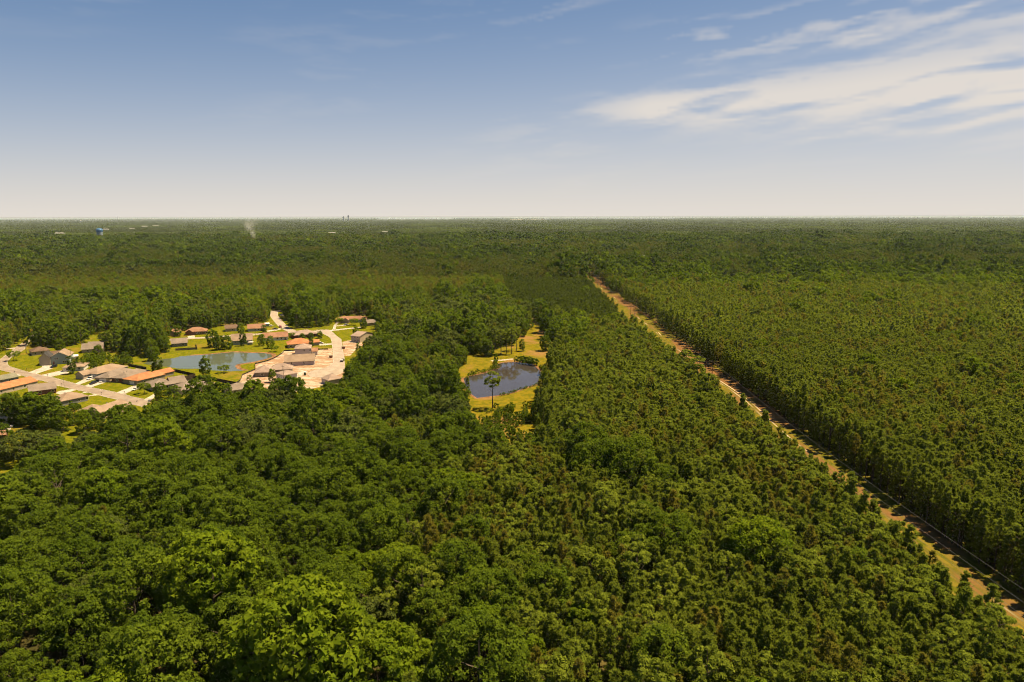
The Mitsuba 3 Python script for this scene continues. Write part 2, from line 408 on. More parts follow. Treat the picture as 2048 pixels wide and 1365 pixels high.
STREET_E = shapely.union_all([
    strip([(-284.1, 558.2), (-272, 565.1), (-257.7, 569.8), (-225.1, 583.7), (-204.5, 593.3), (-188, 597.1), (-171.3, 601), (-163.1, 596.8)], 7.5),
    strip([(-258.7, 737.6), (-246.1, 699.2), (-227.5, 657.8), (-213.9, 629.8), (-202.2, 609.6), (-191.2, 593.2)], 7.0),
    poly((-176, 607.9), (-166.4, 609.1), (-161.3, 600.8), (-152.1, 579.8), (-142.2, 558.7), (-126.6, 501.3), (-121.2, 482.1), (-110.8, 439.9), (-112.1, 431.1), (-117.9, 421.4), (-127.9, 424.2), (-132.6, 431.3), (-132.5, 440.1), (-125, 453), (-124.8, 466.7), (-135.2, 506.4), (-147.1, 548.6), (-152.2, 565), (-158.4, 577.3), (-165.4, 588.9), (-171.8, 592.9))])
SOIL = poly((-173.9, 510.7), (-165.7, 512.6), (-152.8, 514.5), (-139.8, 520.4), (-124.5, 466.7), (-124.8, 452.2), (-109.6, 436.9), (-107.7, 415.9), (-114.9, 396.9), (-133.1, 379.5), (-151.2, 379.6), (-164.4, 400.9), (-170.2, 416.4), (-173.7, 428.8), (-171.3, 444.9), (-178.6, 463.9), (-173.5, 473.9), (-171.9, 488))
SOIL_E = poly((-138.5, 548.5), (-128.9, 562.3), (-118, 535), (-119.7, 514.1), (-119, 491.1), (-123.4, 491.2))
POND_W = poly((-250, 481.6), (-244.4, 483.3), (-243.1, 490.5), (-227.3, 495.9), (-218.8, 501.5), (-209.4, 506.2), (-196.6, 502.2), (-185.6, 501.9), (-178.4, 496.3), (-174.5, 486.2), (-181.8, 470.6), (-190.5, 462.4), (-189.4, 455.9), (-184.9, 448.1), (-178, 442), (-186.5, 440.5), (-199.6, 443.6), (-209.5, 448.3), (-223.4, 448.4), (-233.4, 453.8), (-247.3, 459.7), (-256.5, 464.6), (-257.4, 473)).buffer(1.5).buffer(-1.5)
POND_C = poly((-30.6, 419.3), (-26.2, 424.8), (-19, 431.8), (-7.9, 448.5), (-9.7, 460.7), (-6.7, 465.6), (-1.1, 467.2), (9, 464.8), (15, 457.3), (18.4, 439.5), (21, 424.4), (19.7, 409), (7.7, 394.7), (-0.9, 382.4), (-8, 377.4), (-19.7, 371.3), (-24.6, 382.6), (-28.6, 403.6)).buffer(1.5).buffer(-1.5)
struct('lawn', shapely.union_all([VILLAGE.buffer(14), OAK_YARD.buffer(3)]), 0.010, 'mat_lawn', 'mown lawns of the housing estate')
struct('pasture', POND_FIELD.buffer(6), 0.010, 'mat_pasture', 'golden dry grass around the small pond')
struct('pasture', shapely.union_all([GLADE.buffer(3), GLADE_S.buffer(2), SE_GLADE]), 0.012, 'mat_pasture', 'small dry glade between the pines')
struct('corridor', CORRIDOR.buffer(5), 0.010, 'mat_corridor', 'grassy power line clearing with bare orange soil')
bare = shapely.union_all([SOIL, SOIL_E])
struct('bare_soil', bare, 0.024, 'mat_soil', 'bare sandy soil of the building site')
bank = POND_W.buffer(3.2).difference(POND_W.buffer(-0.5))
struct('pond_bank', bank.intersection(shapely.union_all([poly((-257.5, 536.4), (-181.2, 535.6), (-165, 486.1), (-188.1, 452.8), (-203.7, 491.9), (-231.9, 481.4)), poly((-192.6, 464), (-171.7, 473.9), (-171.3, 444.9), (-181.5, 440.5))])), 0.030, 'bank_mat', 'reddish brown sedge along the pond shore')
struct('pond_bank', POND_C.buffer(1.8).difference(POND_C.buffer(-0.5)), 0.030, 'bank_mat', 'muddy rim of the small pond')
struct('pond', POND_W, 0.045, 'water_green', 'greenish pond behind the houses')
struct('pond', POND_C, 0.045, 'water_brown', 'small brown pond mirroring the pines and sky')
st = struct('road', STREET_W, 0.034, 'road_mat', 'pinkish paved street with concrete kerbs at the left')
st2 = struct('road', STREET_E.difference(STREET_W), 0.036, 'street_mat', 'pale concrete street ending in a turning circle')


def kerb(parent, shape, drives):
    ring = shape.buffer(0.35).difference(shape.buffer(0.0)).difference(drives)
    parts = []
    for g in getattr(ring, 'geoms', [ring]):
        if g.area > 0.3:
            m = trimesh.creation.extrude_polygon(shapely.segmentize(g, 12.0), 0.13, engine='earcut')
            v = np.array(m.vertices)
            v[:, 2] += zg(v[:, 0], v[:, 1])
            parts.append((v, np.array(m.faces)))
    part(parent, 'kerb', join(parts), 'concrete')


DRIVES = [poly(*q) for q in (
    ((-318.3, 438), (-310, 433.6), (-310.1, 450), (-317, 460.3), (-323.2, 458.7), (-319.9, 454)),
    ((-305, 430), (-295.4, 424.3), (-290.1, 437), (-300, 443.8)),
    ((-267.8, 406.8), (-263.7, 404.2), (-263.2, 420.6), (-271.8, 429.7)),
    ((-258.7, 401.1), (-252.5, 397.3), (-250.7, 411.2), (-258.6, 419.9)),
    ((-230.1, 384.8), (-223.5, 380.7), (-223, 396.5), (-228.9, 404)),
    ((-205.8, 369.7), (-200.5, 366), (-203.3, 377.8), (-206.7, 382.3)),
    ((-325.8, 423.2), (-329.4, 428.1), (-324.2, 435.1), (-316.7, 430.1), (-317.7, 428)),
    ((-264.4, 383.9), (-266.2, 388.5), (-261.1, 394.4), (-257.3, 392), (-258.9, 380.4)),
    ((-249.7, 382.6), (-246.5, 386), (-249.4, 387.8)), ((-243.2, 375.9), (-235.6, 380.3), (-240.3, 382)),
    ((-277, 403.1), (-274.5, 405), (-273.8, 400.6)), ((-300.6, 416.2), (-298.3, 420.2), (-303.4, 423)),
    ((-278, 576.2), (-274.3, 581.2), (-266.7, 566.3), (-271.5, 563.9)), ((-220.3, 604.3), (-212.8, 618.2), (-209.1, 611), (-217.4, 598.8)),
    ((-155.6, 539.7), (-145, 540.7), (-143.6, 535.2), (-152.3, 532.1)), ((-162.3, 609.1), (-167.3, 632.2), (-171.8, 666.9), (-169.3, 666.9), (-165, 632.2), (-160.5, 614.7)),
    ((-165.6, 606.4), (-140.2, 626), (-139.2, 621.6), (-162.4, 600.9)), ((-165, 632.2), (-157, 638.1), (-155.6, 632.1), (-164.2, 629.2)),
    ((-393.7, 522), (-390, 526.1), (-386.6, 522), (-391.4, 518.9)), ((-242.4, 310.1), (-250.6, 321.2), (-245.8, 322.8), (-239.9, 313.2)),
    ((-244.6, 710.2), (-235.4, 717.6), (-231.8, 706.3), (-239.8, 699.1)), ((-256.8, 741.6), (-247.1, 745.6), (-243.8, 735.4), (-252.8, 731.5)),
    ((-140.3, 434.3), (-138.2, 441.6), (-134.4, 438.6), (-135.6, 428.5)), ((-361.3, 502.9), (-357.8, 507.7), (-353.2, 500.9), (-355.7, 495.3)),
)]
roads = shapely.union_all([STREET_W, STREET_E])
for d in DRIVES:
    d = d.buffer(0).difference(roads.buffer(0.02))
    struct('driveway', d, 0.030, 'concrete', 'concrete driveway')
alld = shapely.union_all([d.buffer(0) for d in DRIVES])
kerb(st, STREET_W, shapely.union_all([alld, STREET_E]))
kerb(st2, STREET_E.difference(STREET_W), alld)
for dx, w in ((-1.1, 0.8), (1.0, 0.7)):
    ys = np.arange(95, 1150, 9.0)
    xs = 127.2 + dx + 1.7 * np.sin(ys / 47.0) * (ys < 700) + 0.9 * np.sin(ys / 19.0 + 1)
    struct('dirt_track', strip(list(zip(xs, ys)), w), 0.022, 'mat_rut', 'sandy wheel rut running along the clearing')
struct('sand_path', poly((-15.6, 473.3), (-8.6, 475.8), (0.7, 480.1), (1.4, 477.4), (-7.1, 472.4), (-13.8, 470.7)), 0.024, 'concrete', 'strip of white sand above the small pond')


# ---------------------------------------------------------------- houses
def gable_mesh(L, D, z, rise, over, along):
    """A pitched roof slab over the rectangle 0..L, 0..D; the ridge runs along 'x' or 'y'."""
    W, N = (D, L) if along == 'x' else (L, D)
    t = 0.16
    m = rise * (1 + 2 * over / W)
    prof = shapely.Polygon([(-over, z - m + rise), (W / 2, z + rise), (W + over, z - m + rise), (W + over, z - m + rise + t), (W / 2, z + rise + t), (-over, z - m + rise + t)])
    me = trimesh.creation.extrude_polygon(prof, N + 2 * over, engine='earcut')
    v = np.array(me.vertices)
    a, h, l = v[:, 0], v[:, 1], v[:, 2] - over
    v = np.column_stack([l, a, h]) if along == 'x' else np.column_stack([a, l, h])
    return v, np.array(me.faces)


def hip_mesh(L, D, z, rise, over):
    b = [[-over, -over], [L + over, -over], [L + over, D + over], [-over, D + over]]
    if L >= D:
        r = [[D / 2, D / 2], [L - D / 2, D / 2]]
    else:
        r = [[L / 2, L / 2], [L / 2, D - L / 2]]
    return hull([[x, y, z - 0.12] for x, y in b] + [[x, y, z + 0.06] for x, y in b] + [[x, y, z + rise] for x, y in r])


def wall_mesh(L, D, z, rise, kind):
    v, f = box(0, L, 0, D, -0.2, z - 0.02 if kind == 'hip' else z)
    if kind == 'hip':
        return v, f
    g = ([[0, 0, z], [0, D, z], [0, D / 2, z + rise - 0.03], [L, 0, z], [L, D, z], [L, D / 2, z + rise - 0.03]] if kind == 'x'
         else [[0, 0, z], [L, 0, z], [L / 2, 0, z + rise - 0.03], [0, D, z], [L, D, z], [L / 2, D, z + rise - 0.03]])
    return join([(v, f), hull(g)])


def house(label, A, B, D, eave=2.8, rise=2.4, roof='hip', wall='siding_beige', tiles='roof_tan', over=0.5, wings=(), windows=(), doors=(), garages=(), vents=2, name='house', cat='house'):
    """A and B: the ends of the front wall, D: the depth behind it. Openings are (side, along, sill, width, height)."""
    A, B = np.array(A), np.array(B)
    L, ang = float(np.linalg.norm(B - A)), math.atan2(B[1] - A[1], B[0] - A[0])
    key = thing(name, label, cat)
    put = lambda m, x=0.0, y=0.0: turned((m[0] + [x, y, 0], m[1]), A[0], A[1], ang)
    blocks = [(0, 0, L, D, eave, rise, roof, wall, tiles)] + list(wings)
    for bx, by, l, d, e, ri, kind, wm, tm in blocks:
        part(key, 'wall', put(wall_mesh(l, d, e, ri, kind), bx, by), wm)
        part(key, 'roof', put(hip_mesh(l, d, e, ri, over) if kind == 'hip' else gable_mesh(l, d, e, ri, over, kind), bx, by), tm)

    def opening(side, s, z, w, h, mat, nm, inner=None):
        def slab(o0, o1, g):
            a0, a1, z0, z1 = s - w / 2 - g, s + w / 2 + g, z - g, z + h + g
            if side == 'f':
                return box(a0, a1, -o1, -o0, z0, z1)
            if side == 'l':
                return box(-o1, -o0, a0, a1, z0, z1)
            return box(L + o0, L + o1, a0, a1, z0, z1)
        k = part(key, nm, put(slab(0.0, 0.05, 0.12 if inner else 0.0)), mat)
        if inner:
            part(k, 'pane', put(slab(0.05, 0.07, 0.0)), inner)
    for o in windows:
        opening(*o, 'trim', 'window', 'glass')
    for o in doors:
        opening(*o, 'door_red', 'door')
    for o in garages:
        opening(*o, 'trim', 'garage_door')
    r = random.Random(key)
    for i in range(vents):
        x, y = L * r.uniform(0.3, 0.7), D * r.uniform(0.58, 0.72)
        part(key, 'roof_vent', put(box(x, x + 0.35, y, y + 0.35, eave + rise * 0.45, eave + rise * 0.8 + 0.35)), 'steel')
    return key


W = lambda s, *xs, z=0.9, w=1.2, h=1.3: tuple((s, x, z, w, h) for x in xs)
house('large pale blue two-storey house with tan roof at the street corner', (-318.9, 461.9), (-308.8, 465.9), 15, 5.4, 3.0, 'y', 'siding_blue', 'roof_tan',
      wings=((-6.6, -1.0, 6.58, 11, 5.2, 3.2, 'y', 'siding_beige', 'roof_dark'), (-5.0, 10.1, 9, 8, 4.6, 2.6, 'x', 'siding_beige', 'roof_brown')),
      windows=W('f', 2.6, 4.0, z=3.4, w=0.9) + W('f', 9.2, 10.4, z=3.6, w=0.8) + W('f', 7.5, 8.6, 9.7, z=0.8, w=0.9), doors=(('f', 1.6, 0, 1.0, 2.1),), garages=(('f', -3.3, 0.1, 0.1, 0.1),))
house('brown hip roofed house behind the pale blue two-storey house', (-353.7, 493.4), (-345.7, 500.8), 12, 2.8, 2.6, 'hip', 'siding_tan', 'roof_brown', windows=W('f', 2, 6), garages=(('f', 9, 0, 3, 2.2),))
house('tan hip roofed bungalow half hidden behind a dark conifer by the street', (-296.6, 440), (-285, 443.6), 12, 2.7, 2.3, 'hip', 'siding_white', 'roof_tan', windows=W('f', 2.5, 9.5), garages=(('f', 5.5, 0, 2.6, 2.2),))
house('large tan roofed bungalow with a white car on its drive', (-262.2, 420.6), (-255.5, 443.4), 13, 2.9, 2.9, 'hip', 'siding_blue', 'roof_tan',
      wings=((-4.5, 6.0, 6, 6.4, 2.9, 2.0, 'x', 'siding_beige', 'roof_tan'),), windows=W('f', 4, 9, 14, 20), garages=(('l', 3.2, 0, 3.4, 2.2),))
house('grey roofed bungalow behind the four parked cars', (-248.5, 410.5), (-246.3, 433.7), 9.5, 2.8, 2.5, 'hip', 'siding_tan', 'roof_grey', windows=W('f', 4, 8, 14), garages=(('l', 4.6, 0, 4.4, 2.2),))
house('second grey roofed bungalow between the parked cars and the orange roof', (-236.6, 409.1), (-234.3, 430.8), 10.5, 2.8, 2.5, 'hip', 'brick', 'roof_grey', windows=W('f', 3, 8, 13) + W('l', 3, 7), doors=(('l', 5, 0, 1, 2.1),))
house('orange hip roofed bungalow with a fenced back garden', (-226.9, 402.1), (-219, 419.5), 12.5, 2.9, 2.7, 'hip', 'siding_olive', 'roof_orange',
      wings=((17, 4, 12, 7, 2.7, 1.8, 'x', 'siding_olive', 'roof_orange'),), windows=W('f', 5, 11), garages=(('l', 5, 0, 4.2, 2.2),))
house('taupe roofed bungalow with a dark gable beside the round lawn tree', (-209.7, 386.9), (-200.8, 396.3), 14, 2.8, 3.0, 'hip', 'siding_slate', 'roof_grey',
      wings=((11, 1.2, 8.5, 8, 2.8, 3.0, 'x', 'siding_slate', 'roof_grey'),), windows=W('f', 2, 8) + W('l', 4))
house('taupe roofed bungalow with a small roof vent below the long dark fence', (-189.5, 378.8), (-175.7, 394.9), 14, 2.8, 3.2, 'hip', 'siding_beige', 'roof_grey', windows=W('f', 4, 9, 15))
house('taupe roofed bungalow at the end of the long dark fence, half hidden by trees', (-162.3, 377.5), (-150.7, 385.3), 11, 2.8, 2.8, 'hip', 'siding_beige', 'roof_grey', windows=W('f', 4, 9))
house('sage green roofed house at the left edge beside the street', (-315.7, 399.7), (-307.9, 414.9), 9, 2.8, 1.8, 'x', 'siding_slate', 'roof_sage', windows=W('f', 4, 12))
house('long house with a wide orange roof at the left edge', (-296, 377.4), (-288, 403.2), 12, 2.8, 2.2, 'x', 'siding_beige', 'roof_orange', windows=W('f', 5, 12, 19))
house('grey gabled house next to the long orange roof, behind big trees', (-274.8, 377.2), (-264.8, 385), 11.5, 2.8, 2.6, 'x', 'brick', 'roof_grey', windows=W('f', 5, 11) + W('r', 3, 8))
house('tan roofed house among trees below the street', (-242.9, 356.1), (-235.7, 367.3), 12.5, 2.8, 2.8, 'hip', 'siding_slate', 'roof_tan', windows=W('f', 4, 9, 13) + W('r', 5))
house('tan gabled house nearest the camera at the wood edge', (-205.4, 330.9), (-201.2, 349), 13, 2.8, 2.6, 'x', 'siding_tan', 'roof_tan',
      wings=((3.0, 9, 9, 9, 2.8, 2.6, 'hip', 'siding_tan', 'roof_tan'),), windows=W('f', 4, 10) + W('l', 4))
house('white flat roofed building at the left edge by two cars', (-257.3, 320.4), (-248.8, 324.5), 10, 3.2, 0.6, 'hip', 'siding_white', 'white_roof', windows=W('f', 3, 8), vents=0)
house('low red roofed shed at the left edge below two cars', (-238.4, 297), (-232.3, 300.5), 6, 2.4, 1.2, 'x', 'brick', 'roof_rust', vents=0, name='shed', cat='shed')
house('pale green shed with white trim at the left edge', (-261.8, 333), (-258.3, 334.8), 4, 2.6, 0.5, 'x', 'siding_blue', 'roof_sage', vents=0, name='shed', cat='shed')
house('grey roofed house between two thickets left of the pond', (-322.8, 502.5), (-310.3, 508.2), 12, 2.9, 3.4, 'x', 'siding_tan', 'roof_grey', wings=((3.5, 7, 10, 8, 2.9, 3.6, 'x', 'siding_tan', 'roof_grey'),), windows=W('f', 4, 10))
house('orange brown roofed house peeping over the trees behind the grey roof', (-338, 552.9), (-327.7, 555.1), 10, 2.9, 3.0, 'x', 'siding_tan', 'roof_rust', windows=W('f', 3, 7))
house('pale roofed house almost buried in the trees', (-339.3, 584.5), (-331.5, 587), 9, 2.9, 2.6, 'x', 'siding_white', 'roof_pink')
house('white shed with an open porch behind the pale blue house', (-314.8, 478.7), (-312, 480.4), 4, 2.5, 0.8, 'x', 'siding_white', 'white_roof', vents=0, name='shed', cat='shed')
house('small rust roofed house with a white garage door at the wood edge', (-295.9, 580.2), (-288.7, 581.9), 10, 2.8, 2.8, 'hip', 'siding_tan', 'roof_rust', wings=((0.3, -2.4, 5.6, 6, 2.7, 1.7, 'y', 'siding_tan', 'roof_rust'),), garages=(('f', 5.8, 0, 0.3, 2.1),))
house('rust roofed brick house with a wide pale drive and white trimmed windows', (-282.1, 581.3), (-266.4, 585.7), 11, 2.9, 3.2, 'hip', 'brick', 'roof_rust',
      wings=((0.6, -1.6, 5.5, 6, 2.9, 2.0, 'y', 'brick', 'roof_rust'),), windows=W('f', 9.5, 12, 15, 17, w=1.6), doors=(('f', 7.6, 0, 1.1, 2.2),))
house('grey roofed house with a fenced yard on the pond shore', (-266.7, 525.9), (-256.9, 531.1), 11, 2.9, 3.0, 'x', 'siding_slate', 'roof_grey', windows=W('f', 3, 8) + W('r', 4))
house('brown roofed house half hidden by a tree across the street', (-255, 599.2), (-245, 603.2), 10, 2.8, 2.6, 'x', 'siding_tan', 'roof_brown', windows=W('f', 6), garages=(('f', 9.5, 0, 2.6, 2.1),))
house('long tan orange roofed house beside the white sheds', (-234.9, 599), (-221.2, 604.3), 11, 2.8, 3.0, 'x', 'siding_blue', 'roof_rust', windows=W('f', 6, 9), doors=(('f', 11, 0, 1, 2.1),))
house('blue grey house with a tall tan roof on the pond shore', (-222.9, 533.9), (-208.5, 539.2), 12, 3.6, 4.4, 'x', 'siding_blue', 'roof_tan', windows=W('f', 3.0, w=0.9, h=0.9, z=1.6) + W('f', 11, 13))
house('long ranch house with an orange tan roof behind the bright bushes', (-204.1, 551.5), (-186.1, 558.2), 14, 2.8, 3.0, 'x', 'siding_white', 'roof_rust', windows=W('f', 11, 14), doors=(('f', 17, 0, 1, 2.1),))
house('taupe hip roofed house with shrubs in front at the street bend', (-182.2, 562.9), (-165.9, 573.7), 13, 2.8, 3.0, 'hip', 'brick', 'roof_pink', windows=W('f', 4, 9, 13))
house('bright orange hip roofed house directly behind the new two-storey house', (-174.1, 520.8), (-157.9, 526.9), 13, 2.9, 3.6, 'hip', 'siding_tan', 'roof_orange', wings=((16.5, 4.5, 7.5, 6, 2.7, 1.6, 'x', 'siding_tan', 'roof_orange'),), windows=W('f', 2.5, 6, w=1.8))
house('new unfinished two-storey house with grey beige walls on the building site', (-158.4, 488.8), (-147.7, 491.4), 13, 5.6, 2.6, 'hip', 'siding_lilac', 'roof_pink',
      wings=((12.0, 1.0, 3.6, 11, 3.0, 1.6, 'x', 'siding_lilac', 'roof_rust'),), windows=W('f', 6.4, 10.7, z=3.6, w=0.8, h=1.4), vents=1)
house('new single-storey house with two small windows and a wide taupe roof', (-155.1, 455.6), (-136.2, 460.3), 13, 3.0, 3.6, 'x', 'siding_lilac', 'roof_tan', windows=W('f', 4.4, 12.6, z=1.0, w=0.8, h=1.4), vents=0)
house('new house with an olive side wall and a white framed window', (-163.6, 423.2), (-152.4, 425.8), 14, 2.9, 3.4, 'hip', 'siding_olive', 'roof_pink', wings=((8.0, 4.5, 14, 10, 3.2, 3.2, 'hip', 'siding_olive', 'roof_pink'),), windows=W('f', 4.4, w=1.6, h=1.4))
house('tall new house wrapped in white and lilac sheathing nearest the wood', (-138.1, 402), (-131.9, 408.3), 9.5, 6.2, 1.8, 'hip', 'siding_white', 'roof_pink', windows=W('l', 2.5, 5, 7.4, z=4.2, w=0.5, h=1.2) + W('l', 1.5, 4, 6.5, z=1.2, w=0.6, h=1.2), vents=0)
house('two-storey house with a pinkish gable roof at the wood edge right of the street', (-123.1, 543.8), (-115, 559.8), 9, 5.2, 2.4, 'y', 'siding_beige', 'roof_pink', windows=W('l', 2, 5, z=1, w=1.2) + W('l', 2, 5, z=3.6, w=1.0), vents=0)
house('long rust roofed ranch house with white columns at the top right of the estate', (-169.7, 650.7), (-140.4, 653.5), 12, 2.9, 2.6, 'hip', 'siding_tan', 'roof_rust',
      wings=((6.5, -4.0, 6.2, 8, 2.8, 2.2, 'y', 'siding_tan', 'roof_rust'), (18.5, -0.8, 8.5, 9, 3.0, 3.2, 'hip', 'siding_blue', 'roof_rust')), windows=W('f', 14.5, 16.5, w=1.0, h=1.9, z=0.4))
house('small grey roofed house almost buried in trees at the right of the estate', (-135.1, 630.3), (-127.5, 634.7), 9, 2.8, 2.4, 'x', 'siding_tan', 'roof_grey')
house('taupe roofed house below the turning circle, half hidden by the wood', (-111.1, 401.8), (-104.2, 408), 9, 3.0, 3.0, 'hip', 'siding_lilac', 'roof_pink')
house('small white roofed shed beside the long tan orange roof', (-229.8, 628.5), (-226.8, 630), 4, 2.5, 0.6, 'x', 'siding_blue', 'white_roof', vents=0, name='shed', cat='shed')


# ---------------------------------------------------------------- fences
def fence(label, pts, h, mat, name='fence', cat='fence', t=0.05, posts=True):
    key = thing(name, label, cat)
    for (a, b) in zip(pts[:-1], pts[1:]):
        a, b = np.array(a), np.array(b)
        L, ang = np.linalg.norm(b - a), math.atan2(b[1] - a[1], b[0] - a[0])
        part(key, 'panel', turned(box(0.06, L - 0.06, -t / 2, t / 2, 0.02, h), a[0], a[1], ang), mat)
        if posts:
            part(key, 'post', turned(box(-0.06, 0.06, -0.06, 0.06, -0.1, h + 0.1), a[0], a[1], ang), mat)


fence('dark wooden fence round the garden behind the orange hip roof', [(-228.2, 430.7), (-221.1, 438.6), (-202.6, 425.6), (-207.6, 416.8)], 1.9, 'fence_wood')
fence('long dark wooden fence between the gardens and the pond meadow', [(-202.9, 411.4), (-197.7, 422.1), (-187.3, 415.3), (-172.5, 406), (-158.1, 397.8)], 1.9, 'fence_wood')
fence('dark wooden fence behind the large tan roof', [(-262.5, 456.6), (-253.8, 451.8), (-244.8, 446.3)], 1.8, 'fence_wood')
fence('weathered grey fence round the yard on the pond shore', [(-257, 511.6), (-242.6, 516.4), (-252.6, 536.4)], 1.8, 'fence_grey')
fence('black silt fence curving along the pond side of the building site', [(-168.4, 403.5), (-169.6, 415.1), (-173.7, 428.8), (-171.3, 444.9), (-178, 462.3), (-175.3, 467.2), (-172.9, 472.2), (-171.7, 479.1), (-171.2, 486.2), (-171.4, 495.3), (-171.4, 501), (-173.2, 508.7), (-165.1, 510.6)], 0.9, 'silt', 'silt_fence', 'silt fence')
fence('short black silt fence between the two-storey shell and the street', [(-152.5, 513.5), (-141.5, 515.4)], 0.9, 'silt', 'silt_fence', 'silt fence')


# ---------------------------------------------------------------- cars
def car(label, at, ang, paint, kind='car', cat='car'):
    """Built along +x: length 4.6 m."""
    key = thing('pickup_truck' if kind == 'pickup' else 'parked_car', label, cat)
    L, Wd, H = (5.4, 1.9, 1.75) if kind == 'pickup' else (4.7, 1.85, 1.68 if kind == 'suv' else 1.45)
    g = 0.28
    deck = 0.92 if kind != 'car' else 0.82
    low = []
    for x, z in ((-L / 2, g + 0.15), (-L / 2 + 0.15, g), (L / 2 - 0.2, g), (L / 2, g + 0.2), (L / 2 - 0.05, deck - 0.18), (L / 2 - 1.1, deck), (-L / 2 + 0.05, deck), (-L / 2, deck - 0.1)):
        low += [[x, -Wd / 2, z], [x, Wd / 2, z]]
    cab = {'car': (-1.75, -1.0, 0.45, 1.25), 'suv': (-2.25, -1.95, 0.35, 1.2), 'pickup': (-0.9, -0.6, 0.7, 1.4)}[kind]
    x0, x1, x2, x3 = cab
    ins = 0.18
    glass = [[x0, -Wd / 2 + 0.05, deck], [x0, Wd / 2 - 0.05, deck], [x3, -Wd / 2 + 0.05, deck], [x3, Wd / 2 - 0.05, deck]] + [[x, s * (Wd / 2 - ins), H - 0.07] for x in (x1, x2) for s in (-1, 1)]
    top = [[x, s * (Wd / 2 - ins - e), z] for x in (x1, x2) for s in (-1, 1) for e, z in ((0, H - 0.07), (0.06, H))]
    put = lambda m: turned(m, at[0], at[1], ang, 0.035)
    part(key, 'body', put(hull(low)), 'paint_' + paint)
    part(key, 'window', put(hull(glass)), 'glass')
    part(key, 'roof', put(hull(top)), 'paint_' + paint)
    if kind == 'pickup':
        part(key, 'cargo_cover', put(box(-2.6, -1.0, -0.85, 0.85, deck + 0.003, deck + 0.5)), 'white_roof')
    for sx in (-1, 1):
        for sy in (-1, 1):
            w = trimesh.creation.cylinder(0.33, 0.22, sections=12)
            v = np.array(w.vertices)[:, [0, 2, 1]] + [sx * L * 0.3, sy * (Wd / 2 - 0.09), 0.33]
            part(key, 'wheel', put((v, np.array(w.faces)[:, ::-1])), 'rubber')


def heading(a, b):
    return math.atan2(b[1] - a[1], b[0] - a[0])


dw = heading((-263.2, 420.6), (-265.4, 405.5))
car('white van-like car on the drive of the large tan roofed house', (-265.7, 418.6), dw, 'white', 'suv')
car('black car nearest the street among the four parked together', (-256.3, 406.1), dw, 'black', 'suv')
car('dark teal car behind the black one on the shared drive', (-256.7, 411.9), dw, 'teal')
car('white car beside the dark teal one, close to the garage', (-253.6, 411.9), dw, 'white')
car('white car farthest from the street among the four parked together', (-257.6, 417.8), dw + 0.2, 'silver')
car('white car on the drive beside the round lawn tree', (-222.5, 391.7), dw, 'white')
car('black car in front of the pale blue two-storey house', (-311.9, 453.9), dw, 'black', 'suv')
car('black car at the left edge by the white flat roof', (-245.1, 314.8), 0.4, 'black')
car('silver car at the left edge beside the black one', (-244.5, 317.9), 0.5, 'silver', 'suv')
car('dark red car on the pale street at the top of the estate', (-213.8, 622.5), -1.0, 'red', 'suv')
car('white car parked beside the white roofed shed', (-224.9, 630), 1.4, 'white')
car('black car parked behind the orange tan ranch roof', (-214.8, 611.1), 0.1, 'black')
car('white car beside the bright orange hip roof', (-154, 539.7), 0.05, 'white', 'suv')
car('silver car in front of the long rust roofed ranch house', (-156.3, 635.1), 0.0, 'silver')
car('black pickup with white cargo cover parked at the kerb of the pale street', (-119.7, 471.7), 1.55, 'black', 'pickup', 'pickup truck')

# ---------------------------------------------------------------- building-site clutter, mailboxes, poles
for q, lab in (((-131.1, 484), 'rusty brown dumpster left of the pale street'), ((-130.4, 518.3), 'rusty brown dumpster right of the pale street')):
    k = thing('dumpster', lab, 'dumpster')
    part(k, 'bin', turned(hull([[x * s, y * s, z] for z, s in ((0.1, 0.85), (1.7, 1.0)) for x in (-1.3, 1.3) for y in (-1, 1)]), q[0], q[1], 0.3), 'rust_steel')
    part(k, 'lid', turned(box(-1.35, 1.35, -1.05, 1.05, 1.703, 1.78), q[0], q[1], 0.3), 'fence_grey')
k = thing('portable_toilet', 'dark green portable toilet with white roof on the building site', 'portable toilet')
tx, ty = (-133.3, 428.5)
part(k, 'cabin', turned(box(-0.6, 0.6, -0.6, 0.6, 0.15, 2.1), tx, ty, 0.1), 'toilet_green')
part(k, 'roof', turned(hull([[x * s, y * s, z] for z, s in ((2.103, 1.0), (2.35, 0.7)) for x in (-0.65, 0.65) for y in (-0.65, 0.65)]), tx, ty, 0.1), 'white_roof')
part(k, 'base', turned(box(-0.65, 0.65, -0.65, 0.65, 0.0, 0.147), tx, ty, 0.1), 'fence_grey')
k = thing('patio_canopy', 'pink sunshade canopy beside the tall tan roof on the pond shore', 'canopy')
tx, ty = (-208.5, 535.9)
part(k, 'canopy', turned(hull([[-2, -2, 2.3], [2, -2, 2.3], [2, 2, 2.3], [-2, 2, 2.3], [0, 0, 3.1]]), tx, ty, 0.1), 'siding_lilac')
for a in (-1.8, 1.8):
    for b in (-1.8, 1.8):
        part(k, 'post', turned(box(a - 0.05, a + 0.05, b - 0.05, b + 0.05, 0, 2.3), tx, ty, 0.1), 'trim')
